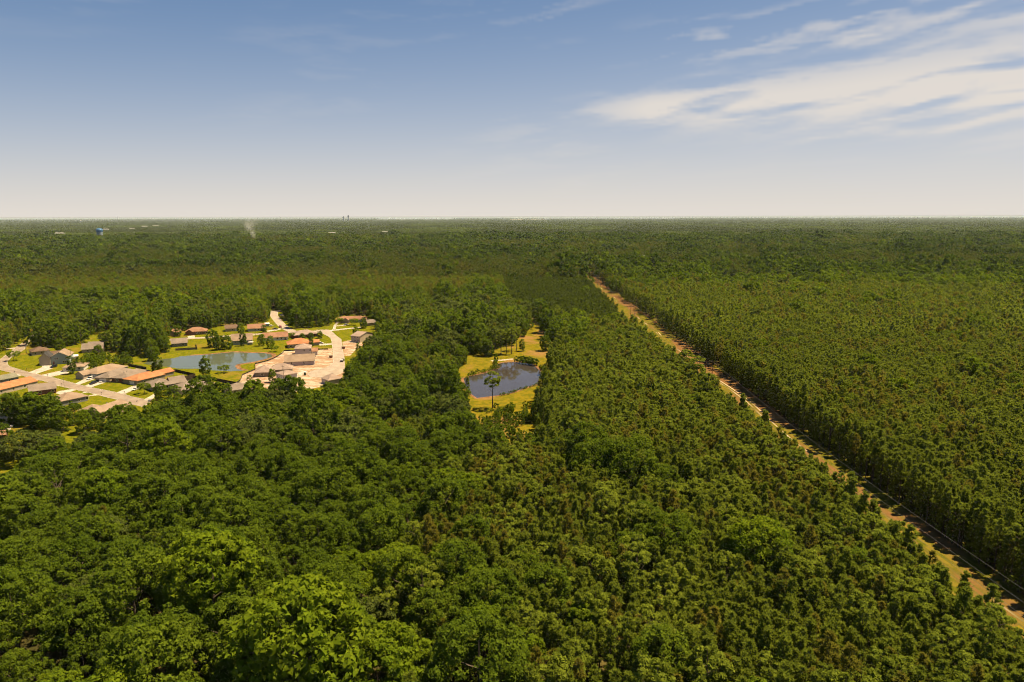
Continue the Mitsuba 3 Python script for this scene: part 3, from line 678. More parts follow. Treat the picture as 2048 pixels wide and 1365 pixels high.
for q, lab in (((-374.4, 508.8), 'mailbox at the bend of the corner street'), ((-323.7, 444.7), 'mailbox on the corner lawn of the pale blue house'), ((-297.6, 426.4), 'mailbox beside the second drive from the corner'),
               ((-325.5, 435.9), 'mailbox at the kerb opposite the corner lawn'), ((-272.7, 401.8), 'mailbox next to the street lamp'), ((-235.8, 380.3), 'mailbox at the kerb below the wide lawn'), ((-205.5, 361.9), 'mailbox at the dead end of the pink street'), ((-224.5, 383.6), 'mailbox on the drive with the single white car')):
    k = thing('mailbox', lab, 'mailbox')
    part(k, 'post', turned(box(-0.06, 0.06, -0.06, 0.06, -0.1, 1.1), q[0], q[1], 0.2), 'fence_wood')
    part(k, 'box', turned(box(-0.28, 0.28, -0.14, 0.14, 1.103, 1.4), q[0], q[1], 0.2), 'paint_black')


def pole(label, q, h, r, cat='utility pole', name='utility_pole', arm=True):
    k = thing(name, label, cat)
    part(k, 'pole', turned(tube([[0, 0, -0.3], [0, 0, h * 0.5], [0, 0, h]], [r, r * 0.85, r * 0.7], 8), q[0], q[1], 0), 'pole_wood' if arm else 'steel')
    if arm:
        part(k, 'crossarm', turned(box(-1.1, 1.1, -0.07, 0.07, h - 0.9, h - 0.75), q[0], q[1] - r - 0.06, 0.0), 'pole_wood')
    else:
        part(k, 'lamp_head', turned(box(-0.1, 1.2, -0.12, 0.12, h - 0.06, h + 0.08), q[0], q[1], -0.6), 'steel')


pole('tall wooden utility pole beside the brown hip roof', (-363.4, 501), 10.5, 0.17)
pole('slim street lamp beside the pink street', (-267, 395.6), 6.0, 0.09, 'street lamp', 'street_lamp', False)
pole('wooden utility pole at the right end of the pale blue house', (-311.2, 471.8), 9.5, 0.15)
pole('dark wooden pole standing in front of the lilac sheathed house', (-136.4, 397), 13.5, 0.16)
pole('utility pole in front of the grove at the top of the estate', (-195.6, 610.9), 8.5, 0.15)
pole('utility pole on the lawn between the blue grey house and the ranch house', (-218.8, 573.1), 8.0, 0.14)

# power line along the clearing
Y_POLES = (125.0, 398.0, 658.0, 922.0, 1186.0)
PZ, ARM = 16.2, 14.6
for i, y in enumerate(Y_POLES):
    k = thing('power_pole', 'twin pole power line structure in the clearing, ' + ('nearest the camera', 'beside the big pines leaning over the track', 'third along, against the orange soil', 'fourth along, near the far bend', 'farthest away')[i], 'power pole', 'power line poles')
    for x in (115.6, 119.6):
        part(k, 'pole', turned(tube([[0, 0, -0.3], [0, 0, 8], [0, 0, PZ]], [0.22, 0.19, 0.15], 8), x, y, 0), 'pole_wood')
    part(k, 'crossarm', turned(box(-4.6, 4.6, -0.1, 0.1, ARM, ARM + 0.25), 117.6, y - 0.3, 0), 'pole_wood')
    for x in (113.2, 117.6, 122.0):
        part(k, 'insulator', turned(tube([[0, 0, ARM - 1.3], [0, 0, ARM - 0.003]], [0.11, 0.11], 6), x, y - 0.3, 0), 'steel')
for x, lab in ((113.2, 'power line wire nearest the left wood'), (117.6, 'middle wire of the power line'), (122.0, 'power line wire nearest the right wood')):
    k = thing('power_wire', lab, 'power line', 'power line wires')
    for a, b in zip((-140.0,) + Y_POLES[:-1], Y_POLES):
        t = np.linspace(0, 1, 17)
        yy = a + (b - a) * t
        zz = ARM - 1.3 - 3.0 * 4 * t * (1 - t)
        m = tube(np.column_stack([yy * 0 + x, yy - 0.3, zz]), 0.032, 4)
        part(k, 'span', (m[0] + np.column_stack([m[0][:, 0] * 0, m[0][:, 0] * 0, zg(m[0][:, 0], m[0][:, 1])]), m[1]), 'wire_mat')


KINDS = {}          # name -> list over LOD of list of shapegroup ids


def add_model(kind, lod, trunk, crown, leafmat):
    gid = f'model_{kind}_{lod}_{len(KINDS.setdefault(kind, {}).setdefault(lod, []))}'
    scene[gid] = {'type': 'shapegroup', 'trunk': ply(trunk, 'bark'), 'crown': ply(crown, leafmat)}
    KINDS[kind][lod].append(gid)


rng = np.random.default_rng(7)
for kind, mat, R, h0, h1 in (('oak', 'leaf_oak', 5.6, 5.0, 17.0), ('bright', 'leaf_bright', 4.9, 4.5, 16.0), ('grey', 'leaf_grey', 5.4, 4.5, 15.0)):
    for v in range(3):
        r_, hh = R * rng.uniform(0.88, 1.12), h1 * rng.uniform(0.93, 1.07)
        add_model(kind, 0, trunk_mesh(rng, hh * 0.8, 0.28, 7, r_, h0), crown_broad(rng, r_, h0, hh, 130, 52, 0.44, (0.55, 1.2)), mat)
        add_model(kind, 1, trunk_mesh(rng, hh * 0.8, 0.28, 0, r_, h0, 4), crown_broad(rng, r_, h0, hh, 100, 28, 0.66, (0.55, 1.15)), mat)
        add_model(kind, 2, trunk_mesh(rng, hh * 0.8, 0.28, 0, r_, h0, 4), crown_broad(rng, r_, h0, hh, 34, 11, 1.45), mat)
        add_model(kind, 3, trunk_mesh(rng, hh * 0.8, 0.28, 0, r_, h0, 3), crown_broad(rng, r_, h0, hh, 14, 8, 2.5, flat=0.5), mat + '_clump_shaded')
for kind, mat, R, h0, h1 in (('pine', 'needle', 2.15, 7.0, 15.0), ('brown', 'needle_brown', 2.2, 7.0, 15.0)):
    for v in range(3):
        r_, hh = R * rng.uniform(0.9, 1.15), h1 * rng.uniform(0.95, 1.05)
        add_model(kind, 0, trunk_mesh(rng, hh * 0.97, 0.14, 5, r_, h0), crown_pine(rng, r_, h0, hh, 52, 3, 10, 0.62, 0.21), mat)
        add_model(kind, 1, trunk_mesh(rng, hh * 0.95, 0.14, 0, r_, h0, 4), crown_pine(rng, r_, h0, hh, 34, 2, 7, 0.88, 0.25), mat)
        add_model(kind, 2, trunk_mesh(rng, hh * 0.95, 0.14, 0, r_, h0, 3), crown_pine(rng, r_, h0, hh, 20, 1, 7, 1.4), mat)
        add_model(kind, 3, trunk_mesh(rng, hh * 0.9, 0.14, 0, r_, h0, 3), crown_pine(rng, r_ * 1.1, h0, hh, 9, 1, 5, 2.5), mat + '_clump_shaded')
for v in range(3):
    add_model('young', 2, trunk_mesh(rng, 11.0, 0.10, 0, 1.6, 4, 3), crown_pine(rng, 2.0, 3.5, 11.5 * rng.uniform(0.95, 1.05), 26, 1, 7, 1.25), 'needle_dark')
for v in range(2):                                   # trees at the edge of a clearing keep their low branches
    add_model('edge_pine', 0, trunk_mesh(rng, 14.5, 0.15, 5, 2.6, 4), crown_pine(rng, 2.4, 1.0, 15.0, 90, 3, 10, 0.66, 0.22), 'needle')
    add_model('edge_pine', 2, trunk_mesh(rng, 14.5, 0.15, 0, 2.6, 4, 4), crown_pine(rng, 2.4, 1.0, 15.0, 44, 2, 4, 1.3), 'needle')
    add_model('edge_oak', 0, trunk_mesh(rng, 12.0, 0.25, 6, 4.0, 2), crown_broad(rng, 4.4, 0.5, 14.5, 120, 36, 0.58, (0.8, 1.5), low=1.75), 'leaf_oak')
    add_model('edge_bright', 0, trunk_mesh(rng, 12.0, 0.25, 6, 4.0, 2), crown_broad(rng, 4.2, 0.8, 14.0, 110, 36, 0.58, (0.8, 1.5), low=1.75), 'leaf_bright')
    add_model('edge_oak', 2, trunk_mesh(rng, 12.0, 0.25, 0, 4.0, 2, 4), crown_broad(rng, 4.4, 0.5, 14.5, 50, 16, 1.2, (0.9, 1.7), low=1.75), 'leaf_oak')
for v in range(3):                                   # old pines: bare trunk, open clumpy crown
    hh = 20 * rng.uniform(0.95, 1.05)
    add_model('tall', 0, trunk_mesh(rng, hh * 0.96, 0.26, 14, 4.2, 10.0), crown_broad(rng, 4.0, 9.0, hh, 34, 56, 0.62, (0.8, 1.5), 0.35), 'needle')
    add_model('tall', 1, trunk_mesh(rng, hh * 0.96, 0.26, 8, 4.2, 10.0, 5), crown_broad(rng, 4.0, 9.0, hh, 26, 24, 1.0, (0.8, 1.5), 0.35), 'needle')
for v in range(2):
    add_model('shrub', 0, trunk_mesh(rng, 1.2, 0.06, 3, 1.0, 0.5), crown_broad(rng, 1.5, 0.35, 3.0, 26, 22, 0.42, (0.5, 1.1), low=1.75), 'leaf_bright' if v else 'leaf_oak')
for v in range(2):                                   # slender columnar tree, wide from near the ground up
    add_model('column', 0, trunk_mesh(rng, 10.5, 0.2, 5, 2.0, 2.0), crown_broad(rng, 2.6, 1.2, 13.0, 64, 34, 0.6, (1.2, 2.2), low=1.75), 'leaf_oak')
add_model('lollipop', 0, trunk_mesh(rng, 4.6, 0.13, 6, 2.4, 2.4), crown_broad(rng, 3.3, 2.6, 6.6, 46, 40, 0.42, (0.9, 1.6), low=1.75), 'leaf_bright')
add_model('liveoak', 0, trunk_mesh(rng, 9.0, 0.6, 12, 9.0, 3.5), crown_broad(rng, 8.5, 1.5, 13.0, 190, 40, 0.66, (0.5, 1.0), 0.4, low=1.75), 'leaf_grey')


# ---------------------------------------------------------------- the forest
def hash_noise(x, y, s, seed):
    return meshkit.fbm(np.stack([x / s, y / s, np.zeros_like(x)], -1), 3, seed)


YOUNG = poly((-14, 1017), (127.9, 1013.9), (108.1, 740.3), (98, 593.2), (67.3, 582), (35.6, 631.9), (-7.6, 742.2))
LOOSE = poly((-56.9, 783), (-7.5, 733.9), (35.2, 624.8), (66.5, 575.4), (51.7, 469.1), (33.9, 472.6), (14.7, 550.4), (-34.1, 547.2))


def weights(x, y):
    """Shares of (oak, bright, grey, pine, brown, tall) at each point."""
    n1, n2, n3 = hash_noise(x, y, 45, 1), hash_noise(x, y, 90, 2), hash_noise(x, y, 260, 3)
    pine = np.clip((n3 * 0.5 + n2 * 0.5 - 0.40) * 6, 0.06, 0.95)
    bright = np.clip((n3 - 0.42) * 3.0, 0.1, 0.6)
    grey = np.where((x > -120) & (x < 15) & (y > 250) & (y < 720), 0.5, np.where(y < 300, 0.04, 0.10))
    brown = np.where(n1 > 0.57, 0.34, 0.07)
    tall = 0.0 * x + 0.02
    near = y < 420
    # hardwoods near left, mixed wood in the middle, pines near right
    mixw = 0.42 + (x + 10) / 60 + (n1 - 0.5) * 3.6
    pine = np.where(near & (x < 104), np.clip(mixw, 0.02, 0.97), pine)
    bright = np.where(near, np.clip(0.26 + (n1 - 0.5) * 2.6 + np.where(x > -45, 0.25, 0.0), 0.05, 0.85), bright)
    tall = np.where(near & (x > -30) & (x < 104), 0.10, tall)
    plantation = (x > 134) & (y < 850 + 90 * (n3 - 0.5))
    band = (x > 134) & ~plantation & (y < 1260)
    pine = np.where(plantation, np.where(n1 > 0.645, 0.45, 0.965), pine)
    bright = np.where(plantation, 0.85, bright)
    pine = np.where(band, np.clip((n1 - 0.5) * 2 + 0.08, 0.02, 0.6), pine)
    bright = np.where(band, 0.78, bright)
    pine = np.where((x > 134) & (y >= 1260) & (y < 1900), np.clip((n2 - 0.33) * 5, 0.2, 0.95), pine)
    young = shapely.contains_xy(YOUNG, x, y)
    loose = shapely.contains_xy(LOOSE, x, y)
    right_pond = (x > 16 + 0.05 * (y - 300)) & (x < 104) & (y > 290) & (y <= 570) & ~young & ~loose
    pine = np.where(right_pond, np.where(n1 > 0.66, 0.5, 0.96), pine)
    tall = np.where(right_pond & (y > 330), 0.25, tall)
    brown = np.where(right_pond, 0.15, brown)
    bright = np.where((x > 0) & (x < 104) & (y > 290) & (y < 1100), 0.6, bright)
    pine, bright = np.where(loose, 0.15, pine), np.where(loose, 0.75, bright)
    pine = np.where(young, 0.99, pine)
    brown, tall = np.where(young, 0.0, brown), np.where(young, 0.0, tall)
    stand = (x < -60) & (y > 790) & (y < 1190 + 100 * (n2 - 0.5))
    pine = np.where(stand, 0.95, pine)
    brown = np.where(stand, 0.35, brown)
    deep = (x < -60) & (y >= 560) & ~stand
    bright = np.where(deep & (y < 790), 0.35, bright)
    pine = np.where(deep & (y < 790), 0.30, pine)
    o = 1 - pine
    return np.stack([o * (1 - bright) * (1 - grey), o * bright * (1 - grey), o * grey, pine * (1 - brown) * (1 - tall), pine * brown * (1 - tall), pine * tall], -1)


def spread(spacing, y0, y1, seed, margin=0.79):
    r = np.random.default_rng(seed)
    X = margin * y1 + 40
    gx, gy = np.meshgrid(np.arange(-X, X, spacing), np.arange(y0, y1, spacing))
    rows = (spacing < 6) & (gx > 134) & (gy < 900)                 # the plantation stands in rows
    x = (gx + r.uniform(-0.48, 0.48, gx.shape) * spacing * np.where(rows, 0.45, 1)).ravel()
    y = (gy + r.uniform(-0.48, 0.48, gx.shape) * spacing).ravel()
    ok = (np.abs(x) < margin * y + 40) & (y > y0) & (y < y1)
    x, y = x[ok], y[ok]
    wx = x + (hash_noise(x, y, 9.0, 41) - 0.5) * 13 * (np.abs(x - 121) > 30)
    wy = y + (hash_noise(x, y, 9.0, 42) - 0.5) * 13
    ok = ~shapely.contains_xy(CLEAR, wx, wy) & ~shapely.contains_xy(CORE, x, y)
    thin = shapely.contains_xy(SE_GLADE.buffer(4), x, y)
    ok &= ~((spacing > 6) & (np.abs(x - 121) < 25) & (y < 900))
    ok &= ~(thin & (r.random(len(x)) < 0.7))
    return x[ok], y[ok], r


RIM = CLEAR.buffer(7.0)
CORE = shapely.union_all([CLEAR.buffer(-6.0), CORRIDOR, POND_C.buffer(4), STREET_W.buffer(2), STREET_E.buffer(2)])
NAMES = ('oak', 'bright', 'grey', 'pine', 'brown', 'tall')
trees = []          # (x, y, kind, lod, scale, turn, spread of the crown)
BANDS = ((88, 260, 0, 7.4, 2.75), (260, 500, 1, 6.6, 2.85), (500, 980, 2, 7.6, 4.2), (980, 1800, 3, 9.4, 6.2), (1800, 3300, 3, 14.0, 12.0))
for b, (y0, y1, lod, sb, sp) in enumerate(BANDS):
    for grp, sp_ in ((0, sb), (1, sp)):                    # hardwoods, then pines
        x, y, r = spread(sp_, y0, y1, 100 + 2 * b + grp)
        w = weights(x, y)
        pick = r.random(len(x))
        big = (1.0, 1.0, 1.05, 1.15, 1.85)[b]
        share = w[:, 3:].sum(1)
        sub = w[:, :3] if grp == 0 else w[:, 3:]
        keep = pick > share if grp == 0 else pick < share
        kinds = (r.random(len(x))[:, None] > np.cumsum(sub / (sub.sum(1, keepdims=True) + 1e-9), 1)).sum(1).clip(0, 2) + 3 * grp
        sc = (big if grp else (0.93, 0.82, 0.95, 1.15, 1.85)[b]) * np.exp(r.normal(size=len(x)) * (0.24 if grp == 0 else (0.085 if y0 < 500 else 0.15)))
        tn = r.random(len(x)) * 360
        edge, young = shapely.contains_xy(RIM, x, y), shapely.contains_xy(YOUNG, x, y)
        for i in np.nonzero(keep)[0]:
            k = NAMES[kinds[i]]
            if k == 'tall' and lod > 1:
                k = 'brown'
            if k == 'pine' and young[i]:
                k = 'young'
            if edge[i] and lod < 3 and k != 'young' and (grp == 0 or r.random() < 0.6):
                k = 'edge_oak' if grp == 0 else 'edge_pine'
            trees.append((x[i], y[i], k, lod, sc[i] * (0.85 if k == 'tall' else 0.8 + 0.35 * r.random() if k == 'edge_pine' else 1.0), tn[i], big))


def place(x, y, s, turn, zs=1.0, z=0.0):
    c, sn = math.cos(math.radians(turn)) * s, math.sin(math.radians(turn)) * s
    return T([[c, -sn, 0, x], [sn, c, 0, y], [0, 0, s * zs, z + zg(x, y)], [0, 0, 0, 1]])


def in_frame(x, y, z):
    p = math.radians(PITCH)
    f = y * math.cos(p) + (CAM_H - z) * math.sin(p)
    u, v = 1365 * x / f, 1365 * (y * math.sin(p) - (CAM_H - z) * math.cos(p)) / f
    return abs(u) < 1000 and -670 < v < 680


# trees set one by one: (place, kind, scale, stretch, label, category)
SOLO = [
    ((-10.4, 350.5), 'tall', 1.05, 1.0, 'lone tall pine with a bare trunk standing before the small pond', 'pine tree'),
    ((-212.2, 382.3), 'lollipop', 1.0, 1.0, 'round lawn tree casting a dark shadow on the grass', 'broadleaf tree'),
    ((-229.1, 430.7), 'column', 1.15, 1.0, 'dark slender tree on the near shore of the greenish pond', 'broadleaf tree'),
    ((-193.6, 420.7), 'column', 1.12, 1.0, 'dark pointed tree behind the long wooden fence', 'broadleaf tree'),
    ((-286.6, 434.1), 'column', 0.85, 1.1, 'dark narrow tree beside the tan hip roofed bungalow', 'broadleaf tree'),
    ((-188.7, 436.1), 'lollipop', 1.05, 0.75, 'rounded light green bush tree on the pond meadow', 'broadleaf tree'),
    ((-234, 525.6), 'edge_oak', 1.0, 1.0, 'leftmost of the two big trees on the far pond shore', 'broadleaf tree'),
    ((-219.6, 517.2), 'edge_oak', 0.8, 1.0, 'dark tree in front of the tall tan roof on the pond shore', 'broadleaf tree'),
    ((-212.8, 531.7), 'column', 0.9, 1.1, 'narrow dark tree between the two halves of the tall tan roof', 'broadleaf tree'),
    ((-237, 588.5), 'edge_bright', 0.72, 1.0, 'light green tree between the brown and the tan orange roofs', 'broadleaf tree'),
    ((-198.1, 531.5), 'edge_bright', 0.72, 1.0, 'bright yellow green tree at the end of the pond, nearer the tall tan roof', 'broadleaf tree'),
    ((-187.7, 520.9), 'edge_bright', 0.70, 1.0, 'bright yellow green tree at the end of the pond, nearer the building site', 'broadleaf tree'),
    ((-179.8, 506.9), 'lollipop', 0.9, 0.8, 'low round bush at the right tip of the pond', 'bush'),
    ((-219.6, 596.2), 'edge_oak', 0.5, 1.0, 'small dark tree at the end of the tan orange roof', 'broadleaf tree'),
    ((-173.3, 555.8), 'edge_bright', 0.5, 0.9, 'low bushy tree in front of the taupe hip roof, left one', 'broadleaf tree'),
    ((-167, 558), 'edge_oak', 0.5, 0.9, 'low bushy tree in front of the taupe hip roof, right one', 'broadleaf tree'),
    ((-161.4, 565.1), 'edge_oak', 0.5, 0.9, 'dark bush near the inside of the street bend', 'bush'),
    ((-155.7, 520.6), 'column', 0.62, 1.0, 'slim tree in front of the bright orange wing', 'broadleaf tree'),
    ((-185.5, 565.4), 'lollipop', 0.9, 0.8, 'small bushy tree between the ranch roof and the taupe hip roof', 'broadleaf tree'),
    ((-164.2, 644.4), 'lollipop', 1.0, 0.85, 'small tree on the lawn before the rust roofed ranch house, left one', 'broadleaf tree'),
    ((-148.7, 635), 'lollipop', 1.15, 0.85, 'small tree on the lawn before the rust roofed ranch house, right one', 'broadleaf tree'),
    ((-133.9, 577.1), 'edge_bright', 0.6, 1.0, 'leafy tree beside the two-storey house with pinkish gable', 'broadleaf tree'),
    ((-136, 617.2), 'edge_oak', 0.7, 1.0, 'tree at the end of the lane right of the street', 'broadleaf tree'),
    ((-354.5, 475.6), 'lollipop', 1.15, 0.95, 'bushy tree on the corner lawn by the street bend', 'broadleaf tree'),
    ((-147.8, 409.7), 'edge_bright', 0.52, 1.25, 'thin light green tree in front of the new house with olive wall', 'broadleaf tree'),
    ((-155.6, 393.6), 'tall', 0.42, 1.0, 'small sparse tree at the corner of the building site', 'pine tree'),
    ((-196, 369.1), 'edge_oak', 0.78, 0.9, 'leafy tree right of the round lawn tree', 'broadleaf tree'),
    ((-185.4, 362.7), 'edge_oak', 0.85, 0.85, 'tree below the dark gable of the taupe bungalow', 'broadleaf tree'),
    ((-320, 528.5), 'grey', 0.85, 1.0, 'tree in front of the grey roof between the thickets', 'broadleaf tree'),
    ((-203.8, 270.4), 'liveoak', 1.0, 1.0, 'huge spreading grey green oak on the lawn at the left edge', 'broadleaf tree'),
    ((-199.2, 278.3), 'liveoak', 0.85, 1.0, 'spreading oak on the right of the huge grey green one', 'broadleaf tree'),
    ((-226.3, 290.7), 'edge_oak', 0.8, 1.0, 'tree at the left picture edge under the huge oak', 'broadleaf tree'),
    ((-247.4, 327), 'edge_oak', 1.05, 1.0, 'dark tree in the clump below the long orange roof, leftmost', 'broadleaf tree'),
    ((-237.8, 326.1), 'edge_bright', 1.1, 1.0, 'bright tree in the middle of the clump below the grey gabled house', 'broadleaf tree'),
    ((-230.4, 327.7), 'edge_bright', 1.05, 1.0, 'bright tree at the right of the clump below the grey gabled house', 'broadleaf tree'),
    ((-215.3, 324.2), 'edge_oak', 0.8, 1.0, 'leafy tree before the tan roof among trees', 'broadleaf tree'),
    ((-202, 316.1), 'edge_oak', 0.75, 1.0, 'tree between the two tan roofed houses below the street', 'broadleaf tree'),
    ((-214, 313), 'edge_oak', 0.95, 0.95, 'dark tree between the clump and the tree before the tan roof', 'broadleaf tree'),
    ((-202.5, 309.9), 'edge_bright', 0.85, 1.0, 'yellow green tree at the wood edge left of the tan gabled house', 'broadleaf tree'),
    ((-300, 485.6), 'edge_oak', 0.7, 1.0, 'tree at the top of the thicket, below the grey roof between the thickets', 'broadleaf tree'),
    ((-272.2, 469.8), 'edge_oak', 0.55, 1.0, 'low tree at the right of the thicket behind the large tan roof', 'broadleaf tree'),
    ((-255.8, 474.7), 'edge_oak', 0.75, 1.0, 'dark tree at the left tip of the greenish pond', 'broadleaf tree'),
    ((-262.5, 505.7), 'edge_oak', 0.9, 1.0, 'dark tree at the left end of the grey yard fence', 'broadleaf tree'),
    ((-286.2, 576.3), 'edge_oak', 0.7, 1.0, 'tree between the two rust roofed houses at the wood edge', 'broadleaf tree'),
    ((-225.3, 515.2), 'edge_oak', 0.85, 1.0, 'rightmost of the two big trees on the far pond shore', 'broadleaf tree'),
    ((-343.2, 508.5), 'edge_oak', 0.75, 1.0, 'tree behind the pale blue two-storey house', 'broadleaf tree'),
    ((-291, 449), 'edge_oak', 0.6, 1.0, 'dark tree at the right end of the tan hip roofed bungalow', 'broadleaf tree'),
    ((-170.5, 356.6), 'edge_bright', 0.7, 1.0, 'light tree before the taupe bungalow with the small roof vent', 'broadleaf tree'),
    ((-20.5, 490.2), 'edge_oak', 0.95, 1.0, 'dark tree at the left of the row behind the small pond', 'broadleaf tree'),
    ((-17.2, 488.3), 'edge_oak', 0.9, 1.0, 'second dark tree in the row behind the small pond', 'broadleaf tree'),
    ((-8.1, 493.7), 'tall', 0.98, 1.0, 'tall pine in the middle of the row behind the small pond', 'pine tree'),
    ((-4.1, 497.4), 'tall', 0.9, 1.0, 'pine right of the middle one in the row behind the small pond', 'pine tree'),
    ((-0.4, 495.5), 'tall', 1.0, 1.0, 'tall pine with a clear trunk near the right of the row behind the pond', 'pine tree'),
    ((3.4, 508.9), 'tall', 1.0, 1.0, 'tall pine at the right end of the row behind the pond', 'pine tree'),
    ((7.6, 506.9), 'column', 0.75, 1.0, 'dark bushy tree at the right end of the row behind the pond', 'broadleaf tree'),
    ((-11.2, 465.7), 'column', 0.5, 1.0, 'dark young tree on the left bank of the small pond', 'bush'),
    ((-11.5, 451.2), 'edge_bright', 0.35, 1.2, 'light green sapling on the left bank of the small pond', 'bush'),
    ((35.9, 500.8), 'tall', 0.9, 1.0, 'pine with bare trunk behind the right shore of the small pond', 'pine tree'),
    ((25.1, 508.7), 'edge_oak', 0.9, 0.95, 'round tree beside the grassy lane above the small pond', 'broadleaf tree'),
    ((23.2, 357.2), 'edge_oak', 1.05, 1.0, 'dark broad tree at the right of the pond meadow', 'broadleaf tree'),
    ((25.8, 327.7), 'edge_oak', 1.05, 1.1, 'dark tree below the right of the pond meadow', 'broadleaf tree'),
    ((30.7, 321), 'edge_bright', 1.1, 1.1, 'bright green tree behind the lower end of the pond meadow', 'broadleaf tree'),
    ((102.1, 391.5), 'tall', 1.22, 1.0, 'big pine leaning over the wheel track, farthest of three', 'pine tree'),
    ((103.5, 372.2), 'tall', 1.22, 1.0, 'big pine leaning over the wheel track, middle of three', 'pine tree'),
    ((97.5, 330.6), 'tall', 1.22, 1.0, 'big pine leaning over the wheel track, nearest of three', 'pine tree'),
    ((102.7, 327.2), 'edge_oak', 1.0, 1.0, 'dark broad tree at the edge of the clearing below the big pines', 'broadleaf tree'),
]
for q, kind, s, zs, label, cat in SOLO:
    d = math.hypot(*q)
    lods = KINDS[kind]
    ids = lods[0]
    k = thing({'pine tree': 'pine_tree', 'broadleaf tree': 'broadleaf_tree', 'bush': 'bush'}[cat], label, cat)
    scene[k] = {'type': 'instance', 'group': {'type': 'ref', 'id': ids[len(scene) % len(ids)]}, 'to_world': place(q[0], q[1], s, (len(scene) * 67) % 360, zs)}

r = np.random.default_rng(99)
# low bushes of the thicket and saplings on the pond meadow and shore: each a plant of its own
SHRUB = [('yellow green young bush scattered over the lower pond meadow', 'young bushes of the lower pond meadow', poly((-15.5, 328), (13.7, 334.7), (8.4, 262.5), (-7.6, 260.1)), 46, 1.15),
         ('green bush in the thicket beside the pond and the tan roof', 'bushes of the village thicket', THICKET, 46, 1.3),
         ('young bush on the dry grass below the lone pine', 'saplings below the lone pine', poly((-14.8, 345.8), (13.7, 355.3), (10.2, 321.1), (-7.7, 311.7)), 44, 1.0)]
for label, group, area, n, s in SHRUB:
    x0, y0, x1, y1 = area.bounds
    while n:
        x, y = r.uniform(x0, x1), r.uniform(y0, y1)
        if not shapely.contains_xy(area, x, y):
            continue
        n -= 1
        ids = KINDS['shrub'][0]
        k = thing('bush', label, 'bush', group)
        scene[k] = {'type': 'instance', 'group': {'type': 'ref', 'id': ids[int(r.integers(2))]}, 'to_world': place(x, y, s * r.uniform(0.6, 1.35), r.random() * 360, r.uniform(0.9, 1.3))}
for a, b, n, s, label, group in (((-6.9, 376.3), (17.9, 404.5), 26, 0.45, 'low shrub on the near shore of the small pond', 'shrubs along the near pond shore'), ((-29.1, 419.3), (-8.1, 446.5), 13, 0.85, 'shrub on the left shore of the small pond', 'shrubs along the left pond shore'),
                                 ((4.1, 463.9), (16.3, 454.1), 14, 1.5, 'dark green shrub on the far right shore of the small pond', 'shrubs on the far pond shore'), ((19.9, 443.2), (24.8, 435.7), 6, 1.2, 'shrub at the right end of the small pond', 'shrubs at the right end of the pond')):
    for i in range(n):
        t = (i + r.random()) / n
        x, y = a[0] + (b[0] - a[0]) * t + r.normal() * 0.5, a[1] + (b[1] - a[1]) * t - r.random() * 1.5
        if shapely.contains_xy(POND_C, x, y):
            y += 3.0 if y > 420 else -3.0
        k = thing('bush', label, 'bush', group)
        scene[k] = {'type': 'instance', 'group': {'type': 'ref', 'id': KINDS['shrub'][0][i % 2]}, 'to_world': place(x, y, s * r.uniform(0.7, 1.3), r.random() * 360, r.uniform(0.9, 1.3))}

solo_xy = np.array([q[:2] for q, *_ in SOLO])
TREE_LABEL = {
    'oak': ('dark green broadleaf tree in the dense wood near the camera', 'dark green broadleaf trees near the camera'),
    'bright': ('bright yellow green broadleaf tree in the wood near the camera', 'bright green broadleaf trees near the camera'),
    'grey': ('dull grey green broadleaf tree in the wood near the camera', 'grey green broadleaf trees near the camera'),
    'pine': ('slender olive green pine in the stand near the camera', 'olive green pines near the camera'),
    'brown': ('slender brownish yellow pine in the stand near the camera', 'brownish pines near the camera'),
    'edge_pine': ('bushy pine with low branches at the rim of a clearing near the camera', 'rim pines near the camera'),
    'edge_oak': ('leafy broadleaf tree with low branches at the rim of a clearing near the camera', 'rim broadleaf trees near the camera'),
    'tall': ('taller old pine with open clumpy crown in the wood near the camera', 'old pines near the camera'),
}
left = {'pine_tree': 300, 'broadleaf_tree': 300}
for q, kind, s, zs, label, cat in SOLO:
    n = cat.replace(' ', '_')
    if n in left:
        left[n] -= 1
count = {}
trees.sort(key=lambda t: t[0] ** 2 + t[1] ** 2)
for x, y, kind, lod, s, turn, big in trees:
    if y < 900 and len(solo_xy) and np.min(np.abs(solo_xy - (x, y)).sum(1)) < 3.0:
        continue
    pine = kind in ('pine', 'brown', 'tall', 'edge_pine', 'young')
    n = 'pine_tree' if pine else 'broadleaf_tree'
    ids = KINDS[kind][max(k for k in KINDS[kind] if k <= lod)]
    inst = {'type': 'instance', 'group': {'type': 'ref', 'id': ids[int(r.integers(len(ids)))]}, 'to_world': place(x, y, s, turn, 1 / big ** 0.8 * r.uniform(0.94, 1.06))}
    if left[n] and in_frame(x, y, 11.0):
        left[n] -= 1
        scene[thing(n, TREE_LABEL[kind][0], 'pine tree' if pine else 'broadleaf tree', TREE_LABEL[kind][1])] = inst
    else:
        stuff = 'pine_forest' if pine else 'hardwood_forest'
        count[stuff] = count.get(stuff, 0) + 1
        scene[f'{stuff}__{count[stuff]:06d}'] = inst
if trees:
    labels['pine_forest'] = {'kind': 'stuff', 'label': 'pine woods stretching to the horizon'}
    labels['hardwood_forest'] = {'kind': 'stuff', 'label': 'broadleaf woods stretching to the horizon'}

# ---------------------------------------------------------------- far landmarks
tinted('tank_blue', (0.035, 0.115, 0.23), (0.045, 0.135, 0.27), 9.0, 0.35)
tinted('pedestal', (0.17, 0.22, 0.25), (0.20, 0.25, 0.28), 9.0)
plain('far_white', (0.34, 0.33, 0.30), 0.6, 0.3)
plain('far_roof', (0.24, 0.235, 0.215), 0.6, 0.3)
plain('far_grey', (0.34, 0.36, 0.38), 0.7, 0.3)


